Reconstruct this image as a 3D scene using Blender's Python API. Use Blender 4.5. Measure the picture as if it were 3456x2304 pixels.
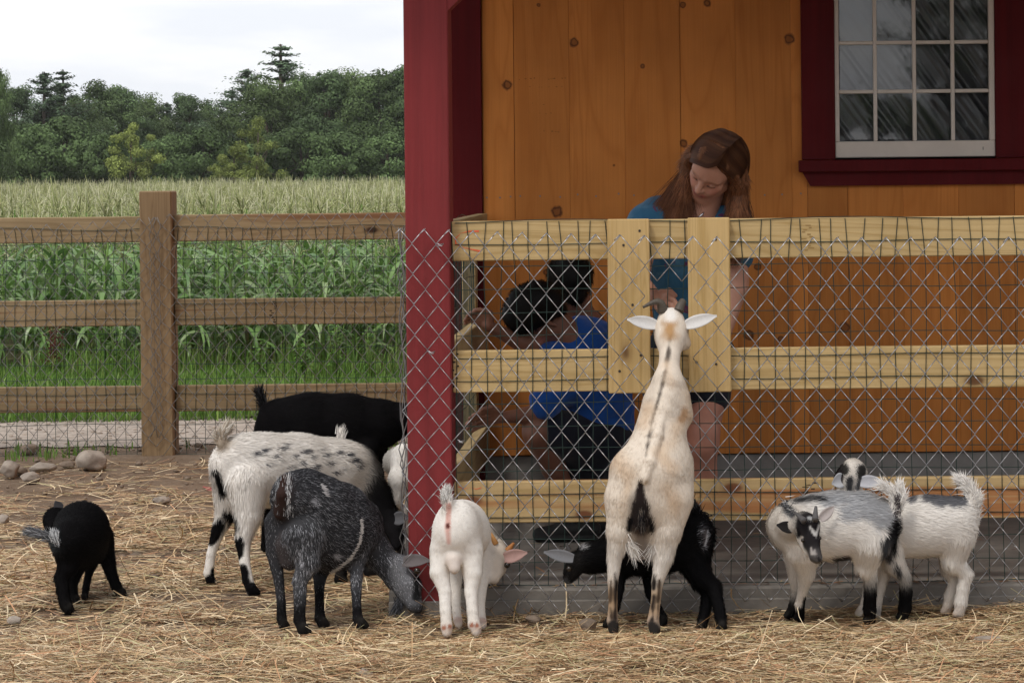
import bpy, bmesh, math, random
import numpy as np
from mathutils import Vector, Matrix

R = math.radians
for _o in list(bpy.data.objects):
    bpy.data.objects.remove(_o)
SC = bpy.context.scene
COL = SC.collection
rng = np.random.default_rng(7)
random.seed(7)

# ------------------------------------------------------------------ camera
F = 8816.3            # focal length in photo pixels (3456 wide)
PPX, PPY = 2278.0, 580.0   # optical axis in the photo (level lens, picture cropped off-axis)
HC = 1.40             # eye height
ROLL = 0.010
cr, sr = math.cos(ROLL), math.sin(ROLL)
cam_d = bpy.data.cameras.new('camera')
cam = bpy.data.objects.new('camera', cam_d)
COL.objects.link(cam)
cam_d.sensor_width = 36.0
cam_d.lens = F / 3456.0 * 36.0
cam_d.shift_x = (1728 - PPX) / 3456.0
cam_d.shift_y = -(1152 - PPY) / 3456.0
cam_d.clip_end = 2000
cam.matrix_world = Matrix(((cr, sr, 0, 0), (0, 0, -1, 0), (-sr, cr, 0, HC), (0, 0, 0, 1)))
SC.camera = cam

# ------------------------------------------------------------------ sky, sun, exposure
SUN_EL, SUN_AZ = 58.0, 215.0      # azimuth measured clockwise from +Y
world = bpy.data.worlds.new('World')
SC.world = world
world.use_nodes = True
_n = world.node_tree.nodes; _l = world.node_tree.links
_n.clear()
w_out = _n.new('ShaderNodeOutputWorld'); w_bg = _n.new('ShaderNodeBackground')
w_sky = _n.new('ShaderNodeTexSky'); w_sky.sky_type = 'NISHITA'; w_sky.sun_disc = False
w_sky.sun_elevation = R(SUN_EL); w_sky.sun_rotation = R(SUN_AZ)
w_tc = _n.new('ShaderNodeTexCoord'); w_map = _n.new('ShaderNodeMapping')
w_map.inputs['Scale'].default_value = (5.0, 5.0, 26.0)
w_noi = _n.new('ShaderNodeTexNoise'); w_noi.inputs['Scale'].default_value = 1.5
w_noi.inputs['Detail'].default_value = 4.0; w_noi.inputs['Roughness'].default_value = 0.5
w_rmp = _n.new('ShaderNodeValToRGB')
w_rmp.color_ramp.elements[0].position = 0.40; w_rmp.color_ramp.elements[0].color = (0.85, 0.875, 0.935, 1)
w_rmp.color_ramp.elements[1].position = 0.64; w_rmp.color_ramp.elements[1].color = (1.055, 1.045, 1.035, 1)
w_gain = _n.new('ShaderNodeVectorMath'); w_gain.operation = 'SCALE'; w_gain.inputs['Scale'].default_value = 10.0
w_mix = _n.new('ShaderNodeMix'); w_mix.data_type = 'RGBA'; w_mix.inputs['Factor'].default_value = 0.93
w_bg.inputs['Strength'].default_value = 0.1
_l.new(w_tc.outputs['Generated'], w_map.inputs['Vector']); _l.new(w_map.outputs['Vector'], w_noi.inputs['Vector'])
_l.new(w_noi.outputs['Fac'], w_rmp.inputs['Fac']); _l.new(w_rmp.outputs['Color'], w_gain.inputs[0])
_l.new(w_sky.outputs['Color'], w_mix.inputs['A']); _l.new(w_gain.outputs['Vector'], w_mix.inputs['B'])
_l.new(w_mix.outputs['Result'], w_bg.inputs['Color']); _l.new(w_bg.outputs['Background'], w_out.inputs['Surface'])

sun_d = bpy.data.lights.new('sun', 'SUN'); sun_d.energy = 1.5; sun_d.angle = R(12); sun_d.color = (1.0, 0.96, 0.90)
sun = bpy.data.objects.new('sun', sun_d); COL.objects.link(sun)
_sd = Vector((math.sin(R(SUN_AZ)) * math.cos(R(SUN_EL)), math.cos(R(SUN_AZ)) * math.cos(R(SUN_EL)), math.sin(R(SUN_EL))))
sun.rotation_euler = _sd.to_track_quat('Z', 'Y').to_euler()
SC.view_settings.view_transform = 'Standard'
SC.view_settings.look = 'None'
SC.view_settings.gamma = 1.0
SC.view_settings.use_curve_mapping = False
SC.view_settings.exposure = 0.18

# ------------------------------------------------------------------ helpers
def P(x, y, Y):
    """photo pixel at depth Y (metres from the camera) -> point in the world"""
    xc = (x - PPX) / F; yc = -(y - PPY) / F
    return np.array([(xc * cr + yc * sr) * Y, Y, HC + (-xc * sr + yc * cr) * Y])

def ground_hit(x, y, z=0.0):
    xc = (x - PPX) / F; yc = -(y - PPY) / F
    return (z - HC) / (-xc * sr + yc * cr)

def tag(o, label=None, cat=None, group=None, kind=None):
    if label: o['label'] = label
    if cat: o['category'] = cat
    if group: o['group'] = group
    if kind: o['kind'] = kind
    return o

def thing(name, label, cat, loc=(0, 0, 0), group=None):
    o = bpy.data.objects.new(name, None); COL.objects.link(o)
    o.location = loc; o.empty_display_size = 0.1
    return tag(o, label, cat, group)

def mesh_np(name, verts, faces, mat=None, parent=None, smooth=False, cols=None, normals=None):
    """faces: list of lists or int array (n,k). Vertices are world coordinates."""
    me = bpy.data.meshes.new(name)
    verts = np.asarray(verts, dtype=np.float32).reshape(-1, 3)
    off = None
    o = bpy.data.objects.new(name, me)
    if parent is not None:
        off = np.array(parent_loc(parent)); verts = verts - off
    if isinstance(faces, np.ndarray):
        k = faces.shape[1]
        me.vertices.add(len(verts)); me.vertices.foreach_set('co', verts.ravel().astype(np.float32))
        me.loops.add(faces.size); me.loops.foreach_set('vertex_index', faces.ravel().astype(np.int32))
        me.polygons.add(len(faces))
        me.polygons.foreach_set('loop_start', (np.arange(len(faces)) * k).astype(np.int32))
        me.polygons.foreach_set('loop_total', np.full(len(faces), k, np.int32))
        me.update(calc_edges=True)
    else:
        me.from_pydata([tuple(map(float, v)) for v in verts], [], [tuple(int(i) for i in f) for f in faces])
    if smooth:
        me.polygons.foreach_set('use_smooth', np.ones(len(me.polygons), bool))
    if cols is not None:
        at = me.attributes.new('Col', 'FLOAT_COLOR', 'POINT')
        c4 = np.ones((len(verts), 4), np.float32); c4[:, :3] = np.clip(cols, 0, 1)
        at.data.foreach_set('color', c4.ravel())
    if normals is not None:
        me.normals_split_custom_set_from_vertices(np.asarray(normals, np.float32))
    if mat is not None: me.materials.append(mat)
    COL.objects.link(o)
    if parent is not None: o.parent = parent
    return o

def parent_loc(p):
    l = np.array(p.location)
    while p.parent is not None:
        p = p.parent; l = l + np.array(p.location)
    return l

class MB:
    """collects simple shapes into ONE mesh"""
    def __init__(s): s.v = []; s.f = []; s.n = 0; s.c = []
    def add(s, v, f, c=None):
        v = np.asarray(v, float); s.v.append(v)
        for q in f: s.f.append([i + s.n for i in q])
        if c is not None: s.c.append(np.tile(np.asarray(c, float), (len(v), 1)))
        s.n += len(v); return s
    def box(s, lo, hi, bev=0.0):
        x0, y0, z0 = lo; x1, y1, z1 = hi
        if bev <= 0:
            v = [(x0,y0,z0),(x1,y0,z0),(x1,y1,z0),(x0,y1,z0),(x0,y0,z1),(x1,y0,z1),(x1,y1,z1),(x0,y1,z1)]
            return s.add(v, [(0,3,2,1),(4,5,6,7),(0,1,5,4),(1,2,6,5),(2,3,7,6),(3,0,4,7)])
        bm = bmesh.new()
        bmesh.ops.create_cube(bm, size=1.0)
        for q in bm.verts:
            q.co.x = (x0 + x1) / 2 + q.co.x * (x1 - x0); q.co.y = (y0 + y1) / 2 + q.co.y * (y1 - y0); q.co.z = (z0 + z1) / 2 + q.co.z * (z1 - z0)
        bmesh.ops.bevel(bm, geom=list(bm.edges), offset=bev, segments=1, affect='EDGES')
        bm.verts.ensure_lookup_table()
        v = [tuple(q.co) for q in bm.verts]; f = [[q.index for q in fc.verts] for fc in bm.faces]
        bm.free()
        return s.add(v, f)
    def prism(s, poly, axis, lo, hi):
        """closed polygon (2D in the two other axes) extruded along axis 0/1/2"""
        n = len(poly); v = []
        for d in (lo, hi):
            for (a, b) in poly:
                p = [0, 0, 0]; o = [i for i in range(3) if i != axis]
                p[axis] = d; p[o[0]] = a; p[o[1]] = b; v.append(p)
        f = [list(range(n))[::-1], list(range(n, 2 * n))] + [[i, (i + 1) % n, n + (i + 1) % n, n + i] for i in range(n)]
        return s.add(v, f)
    def tube(s, pts, r, sides=5, cap=True, c=None):
        pts = np.asarray(pts, float); n = len(pts)
        rr = np.full(n, r) if np.isscalar(r) else np.asarray(r, float)
        t = np.gradient(pts, axis=0); t /= np.linalg.norm(t, axis=1)[:, None] + 1e-12
        ref = np.array([0.0, 0.0, 1.0]) if abs(t[:, 2]).mean() < 0.8 else np.array([0.0, 1.0, 0.0])
        v = []
        for i in range(n):
            a = np.cross(t[i], ref); a /= np.linalg.norm(a) + 1e-12; b = np.cross(t[i], a)
            for k in range(sides):
                g = 2 * math.pi * k / sides
                v.append(pts[i] + rr[i] * (math.cos(g) * a + math.sin(g) * b))
        f = []
        for i in range(n - 1):
            for k in range(sides):
                k2 = (k + 1) % sides
                f.append([i * sides + k, i * sides + k2, (i + 1) * sides + k2, (i + 1) * sides + k])
        if cap:
            f.append(list(range(sides))[::-1]); f.append([(n - 1) * sides + k for k in range(sides)])
        return s.add(v, f, c)
    def build(s, name, mat, parent=None, smooth=False):
        v = np.concatenate(s.v)
        c = np.concatenate(s.c) if s.c and sum(len(q) for q in s.c) == len(v) else None
        return mesh_np(name, v, s.f, mat, parent, smooth, c)

def box_obj(name, lo, hi, mat, parent=None, bev=0.003):
    return MB().box(lo, hi, bev).build(name, mat, parent)

# value noise on numpy points
def _h(i, j, k, s):
    n = (i * 374761393 + j * 668265263 + k * 1274126177 + s * 974711) & 0x7fffffff
    n = ((n ^ (n >> 13)) * 1103515245) & 0x7fffffff
    n = ((n ^ (n >> 16)) * 12345679) & 0x7fffffff
    return (n & 0xffff) / 65535.0
def vnoise(p, freq, seed=0):
    q = np.asarray(p) * freq; i = np.floor(q).astype(np.int64); f = q - i; f = f * f * (3 - 2 * f)
    out = 0
    for a in (0, 1):
        for b in (0, 1):
            for c in (0, 1):
                w = (f[:, 0] if a else 1 - f[:, 0]) * (f[:, 1] if b else 1 - f[:, 1]) * (f[:, 2] if c else 1 - f[:, 2])
                out = out + w * _h(i[:, 0] + a, i[:, 1] + b, i[:, 2] + c, seed)
    return out
def sstep(a, b, x):
    t = np.clip((x - a) / (b - a), 0, 1); return t * t * (3 - 2 * t)

# ------------------------------------------------------------------ materials
def new_mat(name):
    m = bpy.data.materials.new(name); m.use_nodes = True
    nt = m.node_tree; b = nt.nodes['Principled BSDF']
    return m, nt, b
def N(nt, t, **kw):
    n = nt.nodes.new(t)
    for k, v in kw.items():
        if k in n.inputs: n.inputs[k].default_value = v
        else: setattr(n, k, v)
    return n
def mixc(nt, fac, a, b, mode='MIX'):
    n = nt.nodes.new('ShaderNodeMix'); n.data_type = 'RGBA'; n.blend_type = mode
    for sock, val in (('Factor', fac), ('A', a), ('B', b)):
        if hasattr(val, 'links') or hasattr(val, 'is_linked'): nt.links.new(val, n.inputs[sock])
        elif sock == 'Factor': n.inputs[sock].default_value = val
        else: n.inputs[sock].default_value = (*val, 1) if len(val) == 3 else val
    return n.outputs['Result']
def math_n(nt, op, a, b=None, c=None):
    n = nt.nodes.new('ShaderNodeMath'); n.operation = op
    for i, v in enumerate((a, b, c)):
        if v is None: continue
        if hasattr(v, 'is_linked'): nt.links.new(v, n.inputs[i])
        else: n.inputs[i].default_value = v
    return n.outputs[0]
def ramp(nt, src, stops):
    n = nt.nodes.new('ShaderNodeValToRGB'); e = n.color_ramp.elements
    while len(e) < len(stops): e.new(0.5)
    for q, (p, c) in zip(e, stops):
        q.position = p; q.color = (*c, 1) if not np.isscalar(c) else (c, c, c, 1)
    nt.links.new(src, n.inputs['Fac']); return n.outputs['Color']
def bump(nt, b, h, strength=0.3, dist=0.01):
    n = nt.nodes.new('ShaderNodeBump'); n.inputs['Strength'].default_value = strength; n.inputs['Distance'].default_value = dist
    nt.links.new(h, n.inputs['Height']); nt.links.new(n.outputs['Normal'], b.inputs['Normal'])
def pos_vec(nt, scale, rand=0.0, loc=(0, 0, 0)):
    g = nt.nodes.new('ShaderNodeNewGeometry'); m = nt.nodes.new('ShaderNodeMapping')
    m.inputs['Scale'].default_value = scale; m.inputs['Location'].default_value = loc
    src = g.outputs['Position']
    if rand:
        oi = nt.nodes.new('ShaderNodeObjectInfo'); a = nt.nodes.new('ShaderNodeVectorMath'); a.operation = 'MULTIPLY_ADD'
        nt.links.new(oi.outputs['Random'], a.inputs[0]); a.inputs[1].default_value = (rand, rand * 1.7, rand * 0.6)
        nt.links.new(src, a.inputs[2]); src = a.outputs[0]
    nt.links.new(src, m.inputs['Vector']); return m.outputs['Vector']
def noise(nt, vec, scale=1.0, detail=3.0, rough=0.5, dist=0.0):
    n = N(nt, 'ShaderNodeTexNoise'); n.inputs['Scale'].default_value = scale; n.inputs['Detail'].default_value = detail
    n.inputs['Roughness'].default_value = rough; n.inputs['Distortion'].default_value = dist
    nt.links.new(vec, n.inputs['Vector']); return n.outputs['Fac']

def wood(name, c_lo, c_hi, axis, knots=(), rough=0.75, ringscale=1.0, knotcol=(0.05, 0.02, 0.01), streak=None, rand=9.0, autoknots=True, gate_=0.42, tint=0.16, blot=0.35):
    """axis: 0/1/2 = direction of the grain in the world. knots: world points (x, z, radius) on a front-facing surface"""
    m, nt, b = new_mat(name)
    sl = [26.0, 26.0, 26.0]; sl[axis] = 0.9
    fine = noise(nt, pos_vec(nt, [s * 6 if i != axis else 2.5 for i, s in enumerate(sl)], rand), 1.0, 4, 0.6)
    ringv = noise(nt, pos_vec(nt, [s * 0.35 * ringscale if i != axis else 0.55 for i, s in enumerate(sl)], rand), 1.0, 2, 0.5, 0.6)
    saw = math_n(nt, 'PINGPONG', math_n(nt, 'MULTIPLY', ringv, 9.0), 0.5)
    rings = ramp(nt, saw, [(0.0, 0.0), (0.32, 0.25), (0.5, 1.0)])
    base = mixc(nt, rings, c_hi, c_lo)
    base = mixc(nt, math_n(nt, 'MULTIPLY', fine, 0.55), base, tuple(0.62 * q for q in c_lo))
    blotch = noise(nt, pos_vec(nt, (3.0, 3.0, 3.0), rand), 1.0, 3)
    base = mixc(nt, ramp(nt, blotch, [(0.35, 0.0), (0.75, blot)]), base, tuple(0.6 * q for q in c_lo))
    oi = nt.nodes.new('ShaderNodeObjectInfo')
    hv = nt.nodes.new('ShaderNodeHueSaturation'); nt.links.new(base, hv.inputs['Color'])
    nt.links.new(math_n(nt, 'MULTIPLY_ADD', oi.outputs['Random'], tint * 2, 1 - tint), hv.inputs['Value'])
    base = hv.outputs['Color']
    if streak:
        sv = noise(nt, pos_vec(nt, [16 if i != axis else 0.35 for i in range(3)], rand * 2.3), 1.0, 2)
        base = mixc(nt, ramp(nt, sv, [(0.56, 0.0), (0.62, 0.8), (0.70, 0.75), (0.74, 0.0)]), base, streak)
    if autoknots:
        sc = [4.6, 4.6, 4.6]; sc[axis] = 2.3
        v = N(nt, 'ShaderNodeTexVoronoi'); v.inputs['Scale'].default_value = 1.0; v.inputs['Randomness'].default_value = 0.9
        nt.links.new(pos_vec(nt, sc, rand * 3.1), v.inputs['Vector'])
        sp = nt.nodes.new('ShaderNodeSeparateColor'); nt.links.new(v.outputs['Color'], sp.inputs[0])
        gate = math_n(nt, 'GREATER_THAN', sp.outputs[0], gate_)
        k = math_n(nt, 'MULTIPLY', ramp(nt, v.outputs['Distance'], [(0.0, 1.0), (0.055, 0.9), (0.085, 0.25), (0.13, 0.0)]), gate)
        base = mixc(nt, k, base, knotcol)
    if knots:
        g = nt.nodes.new('ShaderNodeNewGeometry')
        mp = nt.nodes.new('ShaderNodeMapping'); mp.inputs['Scale'].default_value = (1, 0, 1) if axis != 1 else (0, 1, 1)
        nt.links.new(g.outputs['Position'], mp.inputs['Vector'])
        wob = nt.nodes.new('ShaderNodeTexNoise'); wob.inputs['Scale'].default_value = 60
        nt.links.new(g.outputs['Position'], wob.inputs['Vector'])
        tot = None
        for (kx, kz, kr) in knots:
            d = nt.nodes.new('ShaderNodeVectorMath'); d.operation = 'DISTANCE'
            nt.links.new(mp.outputs['Vector'], d.inputs[0]); d.inputs[1].default_value = (kx, 0, kz) if axis != 1 else (0, kx, kz)
            q = math_n(nt, 'DIVIDE', d.outputs['Value'], kr)
            q = math_n(nt, 'ADD', q, math_n(nt, 'MULTIPLY_ADD', wob.outputs['Fac'], 0.9, -0.45))
            q = math_n(nt, 'MULTIPLY_ADD', math_n(nt, 'SMOOTH_MIN', math_n(nt, 'ABSOLUTE', math_n(nt, 'SUBTRACT', q, 0.75)), 1.0, 0.2), -2.2, 1.0)
            q = math_n(nt, 'MAXIMUM', q, math_n(nt, 'MULTIPLY', math_n(nt, 'LESS_THAN', math_n(nt, 'DIVIDE', d.outputs['Value'], kr), 0.8), 0.55))
            tot = q if tot is None else math_n(nt, 'MAXIMUM', tot, q)
        base = mixc(nt, math_n(nt, 'MINIMUM', math_n(nt, 'MAXIMUM', tot, 0.0), 0.88), base, knotcol)
    nt.links.new(base, b.inputs['Base Color'])
    b.inputs['Roughness'].default_value = rough; b.inputs['Specular IOR Level'].default_value = 0.25
    bump(nt, b, math_n(nt, 'ADD', fine, math_n(nt, 'MULTIPLY', saw, 0.4)), 0.35, 0.003)
    return m

def plain(name, col, rough=0.6, var=0.15, scale=12.0, spec=0.3, metal=0.0, bumpst=0.15):
    m, nt, b = new_mat(name)
    f = noise(nt, pos_vec(nt, (scale,) * 3, 3.0), 1.0, 5, 0.6)
    c = ramp(nt, f, [(0.3, tuple(q * (1 - var) for q in col)), (0.7, tuple(min(1, q * (1 + var)) for q in col))])
    nt.links.new(c, b.inputs['Base Color'])
    b.inputs['Roughness'].default_value = rough; b.inputs['Specular IOR Level'].default_value = spec; b.inputs['Metallic'].default_value = metal
    if bumpst: bump(nt, b, noise(nt, pos_vec(nt, (scale * 8,) * 3), 1.0, 3), bumpst, 0.003)
    return m

def attr_mat(name, rough=0.8, spec=0.1, var=0.12, scale=60, sss=0.0, trans=0.0, jitter=0.0):
    """colour from the mesh's own Col attribute (coat pattern, leaf colours)"""
    m, nt, b = new_mat(name)
    a = N(nt, 'ShaderNodeAttribute', attribute_name='Col')
    f = noise(nt, pos_vec(nt, (scale,) * 3), 1.0, 3)
    hv = nt.nodes.new('ShaderNodeHueSaturation'); nt.links.new(a.outputs['Color'], hv.inputs['Color'])
    val = math_n(nt, 'MULTIPLY_ADD', f, var * 2, 1 - var)
    if jitter:
        oi = nt.nodes.new('ShaderNodeObjectInfo')
        val = math_n(nt, 'MULTIPLY', val, math_n(nt, 'MULTIPLY_ADD', oi.outputs['Random'], jitter * 2, 1 - jitter))
    nt.links.new(val, hv.inputs['Value'])
    nt.links.new(hv.outputs['Color'], b.inputs['Base Color'])
    b.inputs['Roughness'].default_value = rough; b.inputs['Specular IOR Level'].default_value = spec
    if sss:
        b.inputs['Subsurface Weight'].default_value = sss; b.inputs['Subsurface Radius'].default_value = (0.01, 0.004, 0.002); b.inputs['Subsurface Scale'].default_value = 1.0
    if trans:
        t = nt.nodes.new('ShaderNodeBsdfTranslucent'); nt.links.new(hv.outputs['Color'], t.inputs['Color'])
        mx = nt.nodes.new('ShaderNodeMixShader'); mx.inputs[0].default_value = trans
        out = nt.nodes['Material Output']
        nt.links.new(b.outputs[0], mx.inputs[1]); nt.links.new(t.outputs[0], mx.inputs[2]); nt.links.new(mx.outputs[0], out.inputs['Surface'])
    return m

def painted(name, col, rough, spec, axis=2):
    """brushed paint over sawn lumber: grain shows through as fine relief, a little chalking"""
    m, nt, b = new_mat(name)
    sc = [38.0, 38.0, 38.0]; sc[axis] = 1.1
    gr = noise(nt, pos_vec(nt, sc, 4.0), 1.0, 5, 0.65); bl = noise(nt, pos_vec(nt, (3.5, 3.5, 3.5), 4.0), 1.0, 4, 0.6); fn = noise(nt, pos_vec(nt, (160, 160, 160)), 1.0, 2)
    c = ramp(nt, gr, [(0.3, tuple(q * .80 for q in col)), (0.7, tuple(q * 1.14 for q in col))])
    c = mixc(nt, ramp(nt, bl, [(0.45, 0.0), (0.8, 0.22)]), c, tuple(min(1, q * 1.25 + .02) for q in col))
    nt.links.new(c, b.inputs['Base Color']); b.inputs['Roughness'].default_value = rough; b.inputs['Specular IOR Level'].default_value = spec
    bump(nt, b, math_n(nt, 'ADD', gr, math_n(nt, 'MULTIPLY', fn, .3)), 0.45, 0.004)
    return m
def D(x, y, Y): return P(x * 3456 / 2352, y * 3456 / 2352, Y)

# ------------------------------------------------------------------ materials used by the building and the fences
Y_CL, Y_SLAB, Y_RAIL, Y_WALL = 8.27, 8.30, 8.345, 9.97
def wk(x, y, r):
    q = D(x, y, Y_WALL); return (q[0], q[2], r * .74 / 602.0)
WALL_KNOTS = [wk(1165,196,15), wk(1318,98,14), wk(1476,152,7), wk(1279,486,17), wk(1568,12,9), wk(1624,8,11), wk(1813,90,16), wk(1237,12,6),
              wk(1702,330,8), wk(1705,428,7), wk(1940,752,16), wk(1720,770,15), wk(1793,778,9), wk(1740,612,11), wk(1255,625,10), wk(1410,380,4), wk(1570,330,12), wk(1600,512,4), wk(1955,560,5)]
M_wall = wood('orange_stained_pine', (0.58, 0.200, 0.040), (0.68, 0.256, 0.058), 2, WALL_KNOTS, rough=0.8, ringscale=0.6, autoknots=False, tint=0.13, knotcol=(0.06, 0.016, 0.008), blot=0.6)
M_red = painted('red_barn_paint', (0.205, 0.024, 0.026), 0.6, 0.25)
M_trim = painted('shaded_red_trim_paint', (0.090, 0.0055, 0.007), 0.7, 0.12)  # same red as the post, with the porch shade put into the colour
M_white = plain('cream_sash_paint', (0.66, 0.60, 0.53), 0.5, 0.05, 14, 0.3)
M_conc = plain('concrete', (0.190, 0.172, 0.152), 0.9, 0.22, 7, 0.2, bumpst=0.5)
M_found = plain('foundation_concrete', (0.25, 0.235, 0.22), 0.9, 0.18, 6, 0.2, bumpst=0.4)
M_rail = wood('treated_pine_rail', (0.49, 0.33, 0.135), (0.66, 0.48, 0.235), 0, rough=0.7, ringscale=1.3, knotcol=(0.12, 0.05, 0.018), tint=0.08)
M_railred = wood('treated_pine_rail_heartwood', (0.49, 0.33, 0.14), (0.66, 0.47, 0.235), 0, rough=0.7, ringscale=1.3, knotcol=(0.16, 0.05, 0.02), streak=(0.36, 0.125, 0.04), tint=0.05)
M_board = wood('treated_pine_board', (0.52, 0.34, 0.13), (0.68, 0.475, 0.22), 2, rough=0.7, ringscale=1.6, knotcol=(0.12, 0.05, 0.018), tint=0.06)
M_srail = wood('pine_side_rail', (0.42, 0.29, 0.13), (0.58, 0.43, 0.22), 1, rough=0.75, knotcol=(0.08, 0.03, 0.012))
M_lrail = wood('weathered_pine_rail', (0.27, 0.19, 0.10), (0.39, 0.29, 0.165), 0, rough=0.8, ringscale=1.2, knotcol=(0.035, 0.014, 0.008), tint=0.10, blot=0.5, streak=(0.19, 0.085, 0.04), gate_=0.12)
M_lpost = wood('weathered_pine_post', (0.23, 0.15, 0.078), (0.34, 0.235, 0.13), 2, rough=0.8, ringscale=1.5, knotcol=(0.05, 0.018, 0.01))
M_zinc = plain('galvanised_wire', (0.50, 0.50, 0.52), 0.36, 0.08, 30, 0.5, metal=0.9, bumpst=0)
M_zincold = plain('dull_galvanised_wire', (0.22, 0.215, 0.21), 0.55, 0.10, 30, 0.4, metal=0.4, bumpst=0)
M_gwire = plain('green_coated_wire', (0.012, 0.035, 0.028), 0.45, 0.10, 30, 0.4, bumpst=0)
M_ink = plain('ink_stamp', (0.05, 0.035, 0.025), 0.9, 0.1, 30, 0.1, bumpst=0)
M_spray = plain('orange_marking_spray', (0.75, 0.13, 0.06), 0.8, 0.2, 60, 0.1, bumpst=0)
M_screw = plain('screw_head', (0.04, 0.035, 0.035), 0.5, 0.1, 60, 0.4, metal=0.4, bumpst=0)
M_dark = plain('dark_interior', (0.03, 0.03, 0.032), 0.95, 0.1, 4, 0.05, bumpst=0)
M_roofu = wood('roof_deck_pine', (0.30, 0.19, 0.08), (0.40, 0.27, 0.12), 0, autoknots=False)
M_shingle = plain('roof_shingles', (0.10, 0.095, 0.09), 0.95, 0.3, 8, 0.1)

def film_mat():
    m, nt, b = new_mat('plastic_film')
    b.inputs['Base Color'].default_value = (0.075, 0.078, 0.086, 1); b.inputs['Roughness'].default_value = 0.22
    b.inputs['Specular IOR Level'].default_value = 0.45
    return m
def glass_mat():
    m, nt, b = new_mat('window_glass'); nt.nodes.remove(b)
    t = nt.nodes.new('ShaderNodeBsdfTransparent'); g = nt.nodes.new('ShaderNodeBsdfGlossy'); g.inputs['Roughness'].default_value = 0.02
    f = nt.nodes.new('ShaderNodeFresnel'); f.inputs['IOR'].default_value = 1.9
    mx = nt.nodes.new('ShaderNodeMixShader'); nt.links.new(f.outputs[0], mx.inputs[0]); nt.links.new(t.outputs[0], mx.inputs[1]); nt.links.new(g.outputs[0], mx.inputs[2])
    nt.links.new(mx.outputs[0], nt.nodes['Material Output'].inputs['Surface'])
    return m
M_film, M_glass = film_mat(), glass_mat()

def ground_mat():
    m, nt, b = new_mat('bare_earth')
    f = noise(nt, pos_vec(nt, (2.2, 2.2, 2.2)), 1.0, 6, 0.62); g = noise(nt, pos_vec(nt, (30, 30, 30)), 1.0, 5, 0.7)
    c = ramp(nt, f, [(0.30, (0.105, 0.068, 0.045)), (0.52, (0.165, 0.112, 0.076)), (0.72, (0.225, 0.165, 0.115))])
    c = mixc(nt, ramp(nt, g, [(0.35, 0.0), (0.75, 0.6)]), c, (0.27, 0.21, 0.155))
    nt.links.new(c, b.inputs['Base Color']); b.inputs['Roughness'].default_value = 0.95; b.inputs['Specular IOR Level'].default_value = 0.1
    bump(nt, b, math_n(nt, 'ADD', g, f), 0.8, 0.02)
    return m
M_ground = ground_mat()
M_path = plain('pale_gravel', (0.35, 0.295, 0.25), 0.95, 0.35, 14, 0.1, bumpst=0.9)
M_soil = plain('grassy_soil', (0.075, 0.09, 0.03), 0.95, 0.3, 3, 0.1)

# ------------------------------------------------------------------ ground, path, verge
def ground_z(x, y):
    x = np.asarray(x, float); y = np.asarray(y, float)
    p = np.stack([x, y, 0 * x], -1).reshape(-1, 3)
    h = (vnoise(p, 2.3, 3) - 0.5) * 0.022 + (vnoise(p, 9.0, 5) - 0.5) * 0.012
    fade = sstep(13.6, 12.6, p[:, 1]) * sstep(4.5, 5.5, p[:, 1])
    return (h * fade).reshape(x.shape)
gx = np.concatenate([[-600, -300, -120, -50, -20, -8], np.arange(-4.2, 3.2, 0.07), [5, 10, 20, 50, 120, 300, 600]])
gy = np.concatenate([[-300, -120, -60, -30, -10, 0, 3, 5], np.arange(6.0, 13.9, 0.08), [14.5, 16, 18.5, 22, 30, 50, 90, 150, 300, 700]])
GX, GY = np.meshgrid(gx, gy)
GZ = ground_z(GX, GY) - 0.004
nx, ny = len(gx), len(gy)
ii = (np.arange(ny - 1)[:, None] * nx + np.arange(nx - 1)[None, :]).ravel()
gf = np.stack([ii, ii + 1, ii + nx + 1, ii + nx], 1)
ground = tag(mesh_np('ground', np.stack([GX, GY, GZ], -1).reshape(-1, 3), gf, M_ground, smooth=True), kind='structure')
def strip(name, y0, y1, z, mat, x0=-14, x1=-0.9, wob=0.12):
    xs = np.linspace(x0, x1, 120); ys = np.linspace(0, 1, 7)
    X, T = np.meshgrid(xs, ys); e = np.stack([X, 0 * X, 0 * X], -1).reshape(-1, 3)
    a = y0 + (vnoise(e, 1.7, 11) * .6 + vnoise(e, 5.3, 13) * .4 - 0.5).reshape(X.shape) * 2 * wob; bb = y1 + (vnoise(e, 1.3, 12) - 0.5).reshape(X.shape) * 2 * wob
    Yv = a + (bb - a) * T
    i = (np.arange(6)[:, None] * 120 + np.arange(119)[None, :]).ravel()
    return tag(mesh_np(name, np.stack([X, Yv, np.full_like(X, z)], -1).reshape(-1, 3), np.stack([i, i + 1, i + 121, i + 120], 1), mat), kind='structure')
strip('path', 13.55, 15.15, 0.002, M_path, wob=0.16)
strip('grass_verge_soil', 15.0, 19.0, 0.006, M_soil, wob=0.2)
M_fieldsoil = plain('field_soil', (0.09, 0.085, 0.04), 0.95, 0.3, 3, 0.1)
fs = MB().add([(-90, 18.7, 0.010), (20, 18.7, 0.010), (20, 262, 0.010), (-90, 262, 0.010)], [(0, 1, 2, 3)]).build('corn_field_soil', M_fieldsoil)
tag(fs, kind='structure')

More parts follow.
